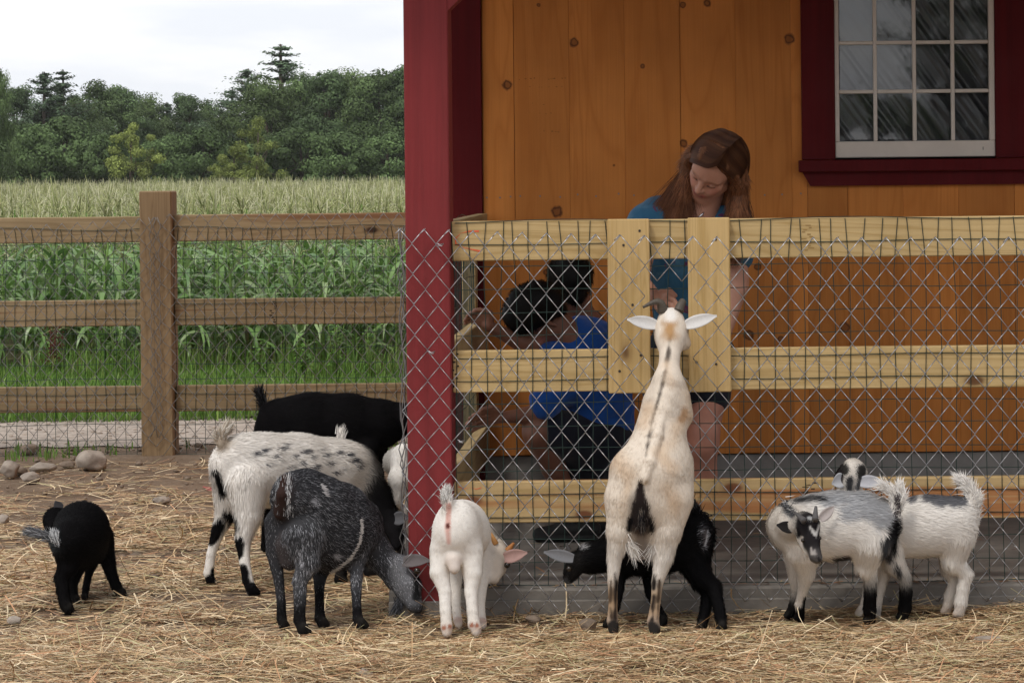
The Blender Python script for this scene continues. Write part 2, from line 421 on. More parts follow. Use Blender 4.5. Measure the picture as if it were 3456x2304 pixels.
# ------------------------------------------------------------------ barn with porch
barn = thing('barn', 'orange pine barn with red porch post and a many-paned window in red trim toned dark for porch shade', 'barn', (-0.85, 9.9, 0))
XC = D(1028, 700, Y_WALL)[0]                       # building corner
z_wb = D(1700, 1041, Y_WALL)[2]                    # foot of the siding
xe = [D(1112, 600, Y_WALL)[0]] + [D(1184 + 127.4 * i, 600, Y_WALL)[0] for i in range(14)]
z_sill0 = D(2000, 425, Y_WALL)[2]
XW0, XW1 = D(1841, 300, Y_WALL)[0], D(2361, 300, Y_WALL)[0]
for i in range(len(xe) - 1):
    a, b2 = xe[i] + (0.0014 if i % 3 == 1 else 0.0), xe[i + 1]
    dy = 0.0006 * ((i * 7) % 3)
    segs = [(z_wb + 0.002 * (i % 2), 2.75)]
    if b2 > XW0 + 0.03 and a < XW1 - 0.03: segs = [(z_wb + 0.002 * (i % 2), z_sill0 + 0.035), (2.62, 2.75)]
    for (z0, z1) in segs:
        if b2 > XW0 + 0.03 and a < XW0: # the board beside the casing keeps its free strip
            box_obj('board', (a + 0.0002, Y_WALL + dy, z0 if z0 > 1 else z0), (XW0 + 0.02, Y_WALL + 0.022 + dy, 2.75), M_wall, barn, 0.0008) if z0 < 1 else None
            if z0 < 1: box_obj('board', (XW0 + 0.021, Y_WALL + dy, z0), (b2 - 0.0002, Y_WALL + 0.022 + dy, z1), M_wall, barn, 0.0008)
            continue
        box_obj('board', (a + 0.0002, Y_WALL + dy, z0), (b2 - 0.0002, Y_WALL + 0.022 + dy, z1), M_wall, barn, 0.0008)
# sheathing behind the boards, side and back walls, foundation
YB = 14.6
shell = MB()
zc_sash0 = D(2000, 362, Y_WALL)[2]; XS0, XS1 = D(1917, 200, Y_WALL)[0], D(2284, 200, Y_WALL)[0]
shell.box((XC + 0.03, Y_WALL + 0.032, z_wb - 0.004), (XS0 - 0.01, Y_WALL + 0.06, 2.78))
shell.box((XS1 + 0.01, Y_WALL + 0.032, z_wb - 0.004), (4.6, Y_WALL + 0.06, 2.78))
shell.box((XS0 - 0.008, Y_WALL + 0.032, z_wb - 0.004), (XS1 + 0.008, Y_WALL + 0.06, zc_sash0 - 0.02))
shell.box((XS0 - 0.008, Y_WALL + 0.032, 2.60), (XS1 + 0.008, Y_WALL + 0.06, 2.78))
shell.box((XC + 0.004, Y_WALL + 0.03, 0.0), (XC + 0.028, YB, 2.78)); shell.box((4.62, Y_WALL, 0.0), (4.66, YB, 2.78)); shell.box((XC, YB + 0.01, 0.0), (4.66, YB + 0.05, 2.78))
shell.build('wall', M_wall, barn)
MB().box((XC + 0.06, Y_WALL + 0.02, -0.3), (4.6, Y_WALL + 0.2, z_wb - 0.006)).build('foundation', M_found, barn)
MB().box((XC + 0.1, 10.55, 0.1), (4.5, 10.57, 2.7)).box((XC + 0.1, 10.1, 0.30), (4.5, 14.5, 0.33)).build('dark_interior_box', M_dark, barn)  # near-black box: the dark of the unlit interior put into its colour
# porch slab
sl = MB(); sl.box((XC - 0.05, Y_SLAB, -0.25), (4.8, Y_WALL + 0.018, 0.082), 0.008); tag(sl.build('porch_slab', M_conc), kind='structure')
z_slab = 0.082
lip = MB().box((XC - 0.05, Y_SLAB - 0.012, -0.25), (4.8, Y_SLAB - 0.0005, D(1700, 1372, Y_SLAB)[2]), 0.004).build('slab_footing', M_conc); tag(lip, kind='structure')
# corner boards
box_obj('corner_board', (XC - 0.02, Y_WALL - 0.022, 0.2), (xe[0] - 0.003, Y_WALL - 0.002, 2.75), M_trim, barn, 0.002)
box_obj('corner_board', (XC - 0.022, Y_WALL + 0.0, 0.2), (XC - 0.0, Y_WALL + 0.14, 2.75), M_trim, barn, 0.002)
# post, brace, beam, roof
px0, px1 = D(933, 700, Y_SLAB)[0], D(1035, 700, Y_SLAB)[0]
box_obj('porch_post', (px0, Y_SLAB - 0.004, -0.05), (px1, Y_SLAB + 0.136, 2.30), M_red, barn, 0.004)
bq = D(1021, 40, Y_SLAB)
bx, bz = px1 - 0.002, bq[2]
MB().prism([(bx - 0.02, bz), (bx + 0.62, bz + 0.62), (bx + 0.62, bz + 0.80), (bx - 0.02, bz + 0.16)], 1, Y_SLAB + 0.0, Y_SLAB + 0.085).build('knee_brace', M_red, barn)
MB().box((px0 - 0.3, Y_SLAB - 0.003, 2.302), (4.8, Y_SLAB + 0.135, 2.50), 0.004).build('porch_beam', M_red, barn)
MB().box((4.3, Y_SLAB - 0.004, -0.05), (4.44, Y_SLAB + 0.136, 2.30), 0.004).build('porch_post', M_red, barn)
rf = MB().prism([(7.95, 2.44), (7.95, 2.48), (10.1, 3.02), (10.1, 2.98)], 0, px0 - 0.45, 5.0).build('porch_roof', M_roofu, barn)
MB().prism([(7.92, 2.475), (7.92, 2.50), (10.1, 3.045), (10.1, 3.024)], 0, px0 - 0.47, 5.02).build('shingles', M_shingle, rf)
MB().prism([(10.0, 2.80), (12.3, 4.6), (14.8, 2.80)], 0, XC - 0.2, 4.8).build('roof', M_shingle, barn)
# nails in a row
nb = MB()
for i in range(len(xe) - 1):
    for fx in (0.14, 0.5, 0.86):
        q = D(0, 448, Y_WALL)[2]
        c0 = np.array([xe[i] + fx * (xe[i + 1] - xe[i]) + random.uniform(-.01, .01), Y_WALL - 0.0022, D(1550, 447, Y_WALL)[2] + random.uniform(-.006, .006)])
        if XW0 < c0[0] < XW1: continue
        nb.tube([c0, c0 + [0, 0.006, 0]], 0.0035, 6)
nl = nb.build('nails', M_zincold, barn); nl['kind'] = 'stuff'
# faint lumber stamp on the second board
sb = MB()
for (yy, x0, x1, hh) in ((183, 1192, 1306, 7), (240, 1222, 1262, 4), (262, 1215, 1275, 3), (304, 1228, 1282, 6), (200, 1216, 1300, 3)):
    x = x0
    while x < x1:
        w = random.uniform(2, 7); h = random.uniform(0.4, 1) * hh
        if random.random() < 0.62:
            a = D(x, yy + random.uniform(-2, 2), Y_WALL - 0.0008); d = 1 / 602.0
            sb.add([(a[0], a[1], a[2]), (a[0] + w * d * .6, a[1], a[2]), (a[0] + w * d * .6, a[1], a[2] + h * d * .45), (a[0], a[1], a[2] + h * d * .45)], [(0, 1, 2, 3)])
        x += w + random.uniform(1, 6)
M_inkf = plain('faded_ink', (0.20, 0.085, 0.02), 0.9, 0.2, 30, 0.1, bumpst=0)
s_ = sb.build('lumber_stamp', M_inkf, barn); s_['kind'] = 'stuff'

# ------------------------------------------------------------------ window
win = bpy.data.objects.new('window', None); COL.objects.link(win); win.parent = barn; win.location = (0.9 + 0.85, 0.05, 1.6)
Yw = Y_WALL
def zz(y, x=2100): return D(x, y, Yw)[2]
def xx(x, y=200): return D(x, y, Yw)[0]
ztop = 2.6
box_obj('casing', (XW0, Yw - 0.022, zz(365)), (XS0 - 0.001, Yw + 0.03, ztop), M_trim, win, 0.003)
box_obj('casing', (XS1 + 0.001, Yw - 0.022, zz(365)), (XW1 + 0.0, Yw + 0.03, ztop), M_trim, win, 0.003)
box_obj('sill', (xx(1834, 380), Yw - 0.055, zz(393)), (xx(2420), Yw + 0.03, zz(366)), M_trim, win, 0.003)
a0, a1 = xx(1843, 410), xx(2410)
MB().prism([(a0, zz(393.5)), (a0 + 0.03, zz(425)), (a1 - .03, zz(425)), (a1, zz(393.5))], 1, Yw - 0.024, Yw - 0.0035).build('apron', M_trim, win)
cols_ = [1927, 2010, 2100, 2188, 2271]; rows_ = [322, 210, 98, -14, -126, -238]
box_obj('bottom_rail', (XS0, Yw - 0.012, zz(361)), (XS1, Yw + 0.024, zz(324)), M_white, win, 0.003)
zt_s = zz(-240)
box_obj('stile', (XS0, Yw - 0.0125, zz(324) + 0.0005), (xx(1927), Yw + 0.024, zt_s), M_white, win, 0.002)
box_obj('stile', (xx(2271), Yw - 0.0125, zz(324) + 0.0005), (XS1, Yw + 0.024, zt_s), M_white, win, 0.002)
box_obj('top_rail', (XS0, Yw - 0.0115, zt_s + 0.0005), (XS1, Yw + 0.024, zt_s + 0.06), M_white, win, 0.002)
hw = 4.2 / 602
for x in cols_[1:-1]:
    box_obj('muntin', (xx(x) - hw, Yw - 0.008, zz(324) + 0.0005), (xx(x) + hw, Yw + 0.02, zt_s), M_white, win, 0.0028)
for y in rows_[1:-1]:
    for j in range(4):
        x0 = xx(cols_[j]) + (hw + .0003 if j else 0.0003); x1 = xx(cols_[j + 1]) - (hw + .0003 if j < 3 else 0.0003)
        box_obj('muntin', (x0, Yw - 0.0075, zz(y) - hw), (x1, Yw + 0.02, zz(y) + hw), M_white, win, 0.0028)
for r in range(5):
    for c in range(4):
        z0, z1 = zz(rows_[r]) + 0.004, zz(rows_[r + 1]) - 0.004
        x0, x1 = xx(cols_[c]) + 0.004, xx(cols_[c + 1]) - 0.004
        t = 0.00025 * (((r * 4 + c) * 5) % 7 - 3)    # each pane sits a touch out of true
        MB().add([(x0, Yw + 0.006 + t * .4, z0), (x1, Yw + 0.006 - t * .4, z0), (x1, Yw + 0.006 - t * .2, z1), (x0, Yw + 0.006 + t * .6, z1)], [(0, 1, 2, 3)]).build('pane', M_glass, win)
MB().box((xx(2255), Yw - 0.0128, zz(346)), (xx(2256.5), Yw - 0.0117, zz(339))).build('pencil_mark', M_ink, win)
# wrinkled plastic film stapled behind the sash
fx = np.linspace(XS0 - 0.01, XS1 + 0.01, 220); fz = np.linspace(zz(362), ztop - 0.01, 170)
FX, FZ = np.meshgrid(fx, fz); p = np.stack([FX, 0 * FX, FZ], -1).reshape(-1, 3)
ang = 0.95
u = p[:, 0] * math.sin(ang) + p[:, 2] * math.cos(ang); v = p[:, 0] * math.cos(ang) - p[:, 2] * math.sin(ang)
q = np.stack([u * 44, v * 1.7, 0 * u], 1)
hgt = sstep(0.55, 0.90, vnoise(q, 1.0, 21)) * 0.017 + (vnoise(q * np.array([2.6, 1.4, 1]), 1.0, 22) - .5) * 0.006
rel = (p[:, 0] - XS0) / (XS1 - XS0)
amp = 0.35 + 0.9 * sstep(0.1, 0.7, rel)
p[:, 1] = Yw + 0.05 - hgt * amp
i = (np.arange(169)[:, None] * 220 + np.arange(219)[None, :]).ravel()
mesh_np('plastic_film', p, np.stack([i, i + 1, i + 221, i + 220], 1), M_film, win, smooth=True)

# ------------------------------------------------------------------ wire meshes
def chain_link(name, x0, x1, Y, ztopf, zbot, dx, dz, r, mat, parent, hole=None, yf=None, phase=0.0):
    mb = MB(); ncol = int(round((x1 - x0) / dx)); 
    for k in range(ncol):
        runs = [[]]
        zt = ztopf(x0 + k * dx)
        nrow = int(round((zt - zbot) / dz))
        for j in range(nrow + 1):
            side = (j + k) % 2
            x = x0 + (k + side) * dx; ztj = ztopf(x)
            z = ztj - j * dz
            yo = 0.0022 * (1 if side else -1) * (1 if k % 2 else -1)
            x += 0.004 * math.sin(z * 7 + x * 5); 
            y = Y + yo + (yf(x, z) if yf else 0)
            s = 0.0016 if side else -0.0016
            pt = np.array([x + s * 0.7, y, z])
            if hole and runs[-1]:
                mid = (pt + runs[-1][-1]) / 2
                if hole(mid[0], mid[2]):
                    runs.append([pt]); continue
            runs[-1].append(pt)
        for rn in runs:
            if len(rn) > 1:
                pts = []
                for q0, q1 in zip(rn[:-1], rn[1:]):      # little hooks where neighbours meet
                    d = q1 - q0; pts += [q0 + d * 0.025, q0 + d * 0.975]
                mb.tube(pts, r, 4)
        # twisted ends
        if k % 2 == 0:
            t = np.array([x0 + k * dx, Y, zt])
            mb.tube([t + [0.002, -0.002, 0.001], t + [-0.010, -0.004, -0.011], t + [-0.017, -0.003, -0.017]], r, 4)
            b_ = np.array([x0 + (k + (nrow + k) % 2) * dx, Y, zt - nrow * dz])
            mb.tube([b_, b_ + [0.012, -0.003, 0.014]], r, 4)
    return mb.build(name, mat, parent, smooth=True)

def welded(name, xs, zs, Y, r, mat, parent, wav=0.003, axis='x', top_curl=0.0):
    mb = MB(); rr = random.Random(len(xs) * 31)
    ph = [rr.uniform(0, 6) for _ in range(80)]
    for i, x in enumerate(xs):
        pts = []
        for j, z in enumerate(np.linspace(zs[0], zs[-1], 15)):
            hi = max(0, (z - (zs[-1] - 0.25)) / 0.25)
            dx = wav * math.sin(z * 9 + ph[i % 80]) * (1 + 3.0 * hi)
            pts.append((x + dx, Y, z) if axis == 'x' else (Y, x + dx, z))
        mb.tube(pts, r, 4, cap=False)
    for j, z in enumerate(zs):
        pts = []
        for x in np.linspace(xs[0], xs[-1], 40):
            dzv = wav * 0.8 * math.sin(x * 7 + ph[(j + 40) % 80]) * (2.2 if j == len(zs) - 1 else 1)
            pts.append((x, Y + r, z + dzv) if axis == 'x' else (Y + r, x, z + dzv))
        mb.tube(pts, r, 4, cap=False)
    return mb.build(name, mat, parent, smooth=True)

# ------------------------------------------------------------------ porch fence (front)
pf = thing('porch_fence', 'new yellow pine rail fence along the porch with a feeding gap and wire mesh', 'fence', (0.1, 8.36, 0))
XR = 2.0
for (yt, yb, mt) in ((506, 597, M_rail), (803, 899, M_rail), (1104, 1199, M_railred)):
    zt, zb = D(1300, yt, Y_RAIL)[2], D(1300, yb, Y_RAIL)[2]
    box_obj('rail', (px1 + 0.001, Y_RAIL, zb), (XR, Y_RAIL + 0.038, zt), mt, pf, 0.003)
    if yt == 506: z_frt = zt
zmesh_top = z_frt - 0.002
sx = 0.0484; sz = 0.0725
wx = np.arange(px1 + 0.012, XR, sx); wz = np.arange(D(1700, 1329, Y_RAIL)[2], zmesh_top + 0.03, sz); wz = wz - (wz[-1] - zmesh_top)
welded('wire_mesh', wx, wz, Y_RAIL - 0.0035, 0.0013, M_gwire, pf)
for (xa, xb, ya, yb) in ((1396.5, 1493, 503, 903), (1581, 1678, 500, 900)):
    q0 = D((xa + xb) / 2, ya, 8.315); q1 = D((xa + xb) / 2, yb, 8.315)
    xl, xr = D(xa, 700, 8.315)[0], D(xb, 700, 8.315)[0]
    box_obj('upright_board', (xl, 8.312, q1[2]), (xr, 8.338, q0[2]), M_board, pf, 0.003)
scr = MB()
for (x, y) in ((1469, 530), (1432, 563), (1472, 816), (1423, 852), (1644, 550), (1600, 832), (1645, 836), (1453, 700)):
    c0 = D(x, y, 8.311); scr.tube([c0 + [0, -0.0006, 0], c0 + [0, 0.003, 0]], 0.0042, 8)
so = scr.build('screws', M_screw, pf); so['kind'] = 'stuff'
# ink stamp and marking paint on the rails
def ink(parent, x0, y0, w, h, Y, n, mat=M_ink, vert=True):
    mb = MB()
    rr = random.Random(int(x0 + y0))
    for k in range(n):
        cx = x0 + rr.uniform(0, w); cy = y0 + h * (k + .5) / n
        ww = rr.uniform(.25, .6) * w; hh = h / n * rr.uniform(.35, .7)
        a = D(cx - ww / 2, cy + hh / 2, Y); b_ = D(cx + ww / 2, cy - hh / 2, Y)
        mb.add([(a[0], Y, a[2]), (b_[0], Y, a[2]), (b_[0], Y, b_[2]), (a[0], Y, b_[2])], [(0, 1, 2, 3)])
    o = mb.build('lumber_stamp', mat, parent); o['kind'] = 'stuff'
ink(pf, 1848, 1106, 26, 60, Y_RAIL - 0.0007, 13)
ink(pf, 1845, 515, 24, 62, Y_RAIL - 0.0007, 12, plain('grey_ink', (0.30, 0.19, 0.075), .9, .1, 30, .1, bumpst=0))
ink(pf, 1040, 808, 12, 84, Y_RAIL - 0.0007, 9)
c_ = [D(1100 + 0, 531, Y_RAIL - .0012), D(1078, 531, Y_RAIL - .0012), D(1058, 536, Y_RAIL - .0012), D(1046, 548, Y_RAIL - .0012), D(1047, 560, Y_RAIL - .0012), D(1060, 567, Y_RAIL - .0012), D(1080, 572, Y_RAIL - .0012), D(1103, 577, Y_RAIL - .0012)]
def ribbon(name, pts, w, mat, parent):
    pts = np.asarray(pts); v = []; f = []
    t = np.gradient(pts, axis=0); nrm = np.stack([-t[:, 2], 0 * t[:, 0], t[:, 0]], 1); nrm /= np.linalg.norm(nrm, axis=1)[:, None]
    for i, p_ in enumerate(pts):
        ww = w * (0.55 + 0.45 * math.sin(i * 1.9 + 1)); v += [p_ + nrm[i] * ww, p_ - nrm[i] * ww]
    f = [[2 * i, 2 * i + 1, 2 * i + 3, 2 * i + 2] for i in range(len(pts) - 1)]
    return mesh_np(name, v, f, mat, parent)
ribbon('spray_mark', c_, 0.0028, M_spray, pf)
ribbon('spray_mark', [D(x, y, Y_RAIL - .0012) for x, y in ((1052, 1117), (1066, 1122), (1080, 1118), (1094, 1123), (1106, 1119))], 0.0013, M_spray, pf)
z_rest = D(1300, 1199, Y_RAIL)[2]
# chain link over posts and rails
zt_a, zt_b = D(967, 525, Y_CL)[2], D(2235, 543, Y_CL)[2]; xa_, xb_ = D(967, 525, Y_CL)[0], D(2235, 543, Y_CL)[0]
def clz(x): return zt_a + (zt_b - zt_a) * (x - xa_) / (xb_ - xa_) - 0.012 * math.sin(max(0, min(1, (x - xa_) / (xb_ - xa_))) * math.pi)
hx0, hx1 = D(1492, 740, Y_CL)[0], D(1588, 740, Y_CL)[0]; hz1, hz0 = D(1540, 650, Y_CL)[2], D(1540, 850, Y_CL)[2]
DX = 55.8 * 8.27 / 6000 / 2; DZ = 69.8 * 8.27 / 6000 / 2
chain_link('chain_link', px0 - 0.012, 1.75, Y_CL, clz, D(1500, 1398, Y_CL)[2], DX, DZ, 0.0015, M_zinc, pf,
           hole=lambda x, z: hx0 < x < hx1 and hz0 < z < hz1, yf=lambda x, z: -0.004 + 0.006 * math.sin(x * 3.1) * math.sin(z * 4))
# the rolled-back edge of the chain link beside the post
eb = MB()
for k in range(4):
    pts = []
    for j in range(30):
        z = clz(px0) - j * DZ * 0.98
        if z < 0.05: break
        pts.append((px0 - 0.009 - 0.006 * k + 0.007 * math.sin(j * 2.1 + k * 1.4), Y_SLAB + 0.005 + 0.055 * ((j + k) % 2) + 0.015 * k, z))
    eb.tube(pts, 0.0018, 4)
eb.build('chain_link_edge', M_zincold, pf, smooth=True)
for (x, y) in ((1010, 561), (990, 808), (1058, 1012)):
    c0 = D(x, y, Y_CL - 0.006)
    MB().tube([c0 + [-.010, 0, .004], c0 + [0, -.004, -.002], c0 + [.012, 0, .002], c0 + [.006, .004, -.006], c0 + [-.006, .002, -.004]], 0.0018, 5).build('wire_tie', M_zinc, pf, True)

# ------------------------------------------------------------------ porch fence (left side, running back to the wall)
sf = thing('side_fence', 'short pine rail fence with green mesh running back from the red post to the wall', 'fence', (-0.73, 9.1, 0))
XSF = D(1049, 783, 8.5)[0]
for (zt, zb) in ((z_frt + 0.0, z_frt - 0.13), (D(1049, 783, 8.5)[2], D(1049, 783, 8.5)[2] - 0.13), (D(1043, 1074, 8.46)[2], D(1043, 1074, 8.46)[2] - 0.13)):
    box_obj('rail', (XSF - 0.038, Y_SLAB + 0.14, zb), (XSF, Y_WALL - 0.03, zt), M_srail, sf, 0.003)
box_obj('post', (XSF - 0.09, Y_WALL - 0.13, z_slab), (XSF - 0.0395, Y_WALL - 0.03, z_frt - 0.01), M_srail, sf, 0.003)
welded('wire_mesh', np.arange(Y_SLAB + 0.16, Y_WALL - 0.03, 0.05), np.arange(0.12, z_frt + 0.05, 0.075), XSF - 0.043, 0.0014, M_gwire, sf, axis='y', wav=0.006)

# ------------------------------------------------------------------ paddock fence (left, far)
lf = thing('paddock_fence', 'weathered three rail paddock fence with a square post and wire mesh before the corn', 'fence', (-2.6, 13.2, 0))
YL = 13.16
lx0, lx1 = D(322, 740, YL)[0], D(396, 740, YL)[0]
zpt = D(353, 439, YL)[2]
box_obj('post', (lx0, YL, -0.1), (lx1, YL + 0.15, zpt), M_lpost, lf, 0.006)
for nm, xr0, xr1 in (('l', -6.0, lx0 - 0.002), ('r', lx1 + 0.002, XC - 0.01)):
    for (yt, yb) in ((499, 558), (690, 750), (888, 947)) if nm == 'l' else ((491, 552), (684.5, 745), (882.5, 942)):
        xm = 160 if nm == 'l' else 650
        zt, zb = D(xm, yt, YL + 0.05)[2], D(xm, yb, YL + 0.05)[2]
        box_obj('rail', (xr0, YL + 0.05, zb), (xr1, YL + 0.09, zt), M_lrail, lf, 0.004)
ink(lf, 622, 690, 12, 52, YL + 0.0493, 10)
z_lrt = D(650, 491, YL)[2]
welded('wire_mesh', np.arange(-4.2, XC - 0.02, 0.0505), np.arange(0.0, z_lrt - 0.05, 0.076), YL + 0.045, 0.0014, M_gwire, lf, wav=0.005)
pl_ = D(0, 522, YL); pm_ = D(385, 497, YL); pr_ = D(900, 490, YL)
def lclz(x):
    if x < pm_[0]: return pl_[2] + (pm_[2] - pl_[2]) * (x - pl_[0]) / (pm_[0] - pl_[0])
    return pm_[2] + 0.012 + (pr_[2] - pm_[2] - 0.012) * (x - pm_[0]) / (pr_[0] - pm_[0])
chain_link('chain_link', lx0 - 28 * DX, XC - 0.02, YL - 0.012, lclz, 0.02, DX, DZ, 0.0014, M_zincold, lf)
# second sheet's overlapping edge on the post
eb = MB()
for k in range(3):
    pts = [((lx0 + lx1) / 2 - 0.03 + 0.022 * k + 0.017 * ((j + k) % 2) + 0.004 * math.sin(j * 3.3), YL - 0.018, lclz((lx0 + lx1) / 2) - j * DZ * .96) for j in range(25)]
    eb.tube(pts, 0.0017, 4)
eb.build('chain_link_edge', M_zincold, lf, smooth=True)
# ------------------------------------------------------------------ smooth bodies: blended tapered capsules -> surface nets
def cap_dist(p, c):
    a, b = c['a'], c['b']; ab = b - a
    q = p - a
    if c.get('flat') is not None:
        n, s = c['flat']
        q = q + np.outer(q @ n, n) * (1.0 / s - 1.0); ab = ab + n * (ab @ n) * (1.0 / s - 1.0)
    L = ab @ ab
    t = np.clip((q @ ab) / L, 0, 1) if L > 1e-12 else np.zeros(len(q))
    d = np.linalg.norm(q - t[:, None] * ab, axis=1)
    return d - (c['ra'] + (c['rb'] - c['ra']) * t)

def sdf_surface(caps, vox, pad=0.02):
    lo = np.min([np.minimum(c['a'] - c['ra'], c['b'] - c['rb']) for c in caps if not c.get('sub')], axis=0) - pad
    hi = np.max([np.maximum(c['a'] + c['ra'], c['b'] + c['rb']) for c in caps if not c.get('sub')], axis=0) + pad
    n = np.ceil((hi - lo) / vox).astype(int) + 1
    Dg = np.full(n, 1e3, np.float32)
    for c in caps:
        m = c['k'] + 2.5 * vox
        a = np.minimum(c['a'] - c['ra'], c['b'] - c['rb']) - m; b = np.maximum(c['a'] + c['ra'], c['b'] + c['rb']) + m
        i0 = np.maximum(np.floor((a - lo) / vox).astype(int), 0); i1 = np.minimum(np.ceil((b - lo) / vox).astype(int) + 1, n)
        if (i1 <= i0).any(): continue
        g = np.meshgrid(*[np.arange(i0[k], i1[k]) for k in range(3)], indexing='ij')
        p = np.stack([q.ravel() for q in g], 1) * vox + lo
        d = cap_dist(p, c).reshape(g[0].shape).astype(np.float32)
        s = (slice(i0[0], i1[0]), slice(i0[1], i1[1]), slice(i0[2], i1[2]))
        cur = Dg[s]; k = c['k']
        if c.get('sub'):
            d = -d; h = np.clip(0.5 - 0.5 * (cur - d) / k, 0, 1)
            Dg[s] = cur * (1 - h) + d * h + k * h * (1 - h)
        else:
            big = cur > 900
            cc = np.where(big, d + 10, cur)
            h = np.clip(0.5 + 0.5 * (cc - d) / k, 0, 1)
            Dg[s] = cc * (1 - h) + d * h - k * h * (1 - h)
    Dg = np.where(Dg > 900, 1.0, Dg)
    S = Dg < 0
    cs = np.zeros(n - 1, int)
    for dx in (0, 1):
        for dy in (0, 1):
            for dz in (0, 1):
                cs += S[dx:n[0] - 1 + dx, dy:n[1] - 1 + dy, dz:n[2] - 1 + dz]
    act = (cs > 0) & (cs < 8)
    idx = np.argwhere(act)
    vid = np.full(n - 1, -1, int); vid[act] = np.arange(len(idx))
    corners = [(0,0,0),(1,0,0),(0,1,0),(1,1,0),(0,0,1),(1,0,1),(0,1,1),(1,1,1)]
    val = [Dg[idx[:, 0] + c[0], idx[:, 1] + c[1], idx[:, 2] + c[2]] for c in corners]
    acc = np.zeros((len(idx), 3)); cnt = np.zeros(len(idx))
    for i in range(8):
        for j in range(i + 1, 8):
            ci, cj = np.array(corners[i]), np.array(corners[j])
            if abs(ci - cj).sum() != 1: continue
            cross = (val[i] < 0) != (val[j] < 0)
            t = np.where(cross, val[i] / (val[i] - val[j] + 1e-12), 0)
            acc += np.where(cross[:, None], ci + t[:, None] * (cj - ci), 0); cnt += cross
    V = (idx + acc / cnt[:, None]) * vox + lo
    Q = []
    for ax in range(3):
        o = [k for k in range(3) if k != ax]
        e0 = np.zeros(3, int); e0[ax] = 1
        A = S[:n[0] - e0[0], :n[1] - e0[1], :n[2] - e0[2]]; B = S[e0[0]:, e0[1]:, e0[2]:]
        ed = np.argwhere(A != B)
        ok = (ed[:, o[0]] > 0) & (ed[:, o[1]] > 0) & (ed[:, o[0]] < n[o[0]] - 1) & (ed[:, o[1]] < n[o[1]] - 1)
        ed = ed[ok]
        flip = A[ed[:, 0], ed[:, 1], ed[:, 2]]
        d0 = np.zeros(3, int); d0[o[0]] = 1; d1 = np.zeros(3, int); d1[o[1]] = 1
        quad = np.stack([vid[tuple((ed - d0 - d1).T)], vid[tuple((ed - d1).T)], vid[tuple(ed.T)], vid[tuple((ed - d0).T)]], 1)
        fl = flip if ax != 1 else ~flip
        quad = np.where(fl[:, None], quad, quad[:, ::-1])
        Q.append(quad)
    Q = np.concatenate(Q)
    Q = Q[(Q >= 0).all(1)]
    return V, Q

def vnormals(V, Q):
    fn = np.cross(V[Q[:, 2]] - V[Q[:, 0]], V[Q[:, 3]] - V[Q[:, 1]])
    nn = np.zeros_like(V)
    for k in range(4): np.add.at(nn, Q[:, k], fn)
    return nn / (np.linalg.norm(nn, axis=1)[:, None] + 1e-12)

def cap_fields(V, caps, tau):
    caps = [c for c in caps if not c.get('sub')]
    Dm = np.stack([cap_dist(V, c) for c in caps], 1)
    W = np.exp(-(Dm - Dm.min(1, keepdims=True)) / tau); W /= W.sum(1, keepdims=True)
    colr = W @ np.array([c['col'] for c in caps]); fl = W @ np.array([c['fl'] for c in caps])
    fd = np.array([(c['b'] - c['a']) / (np.linalg.norm(c['b'] - c['a']) + 1e-9) for c in caps])
    return colr, fl, W @ fd

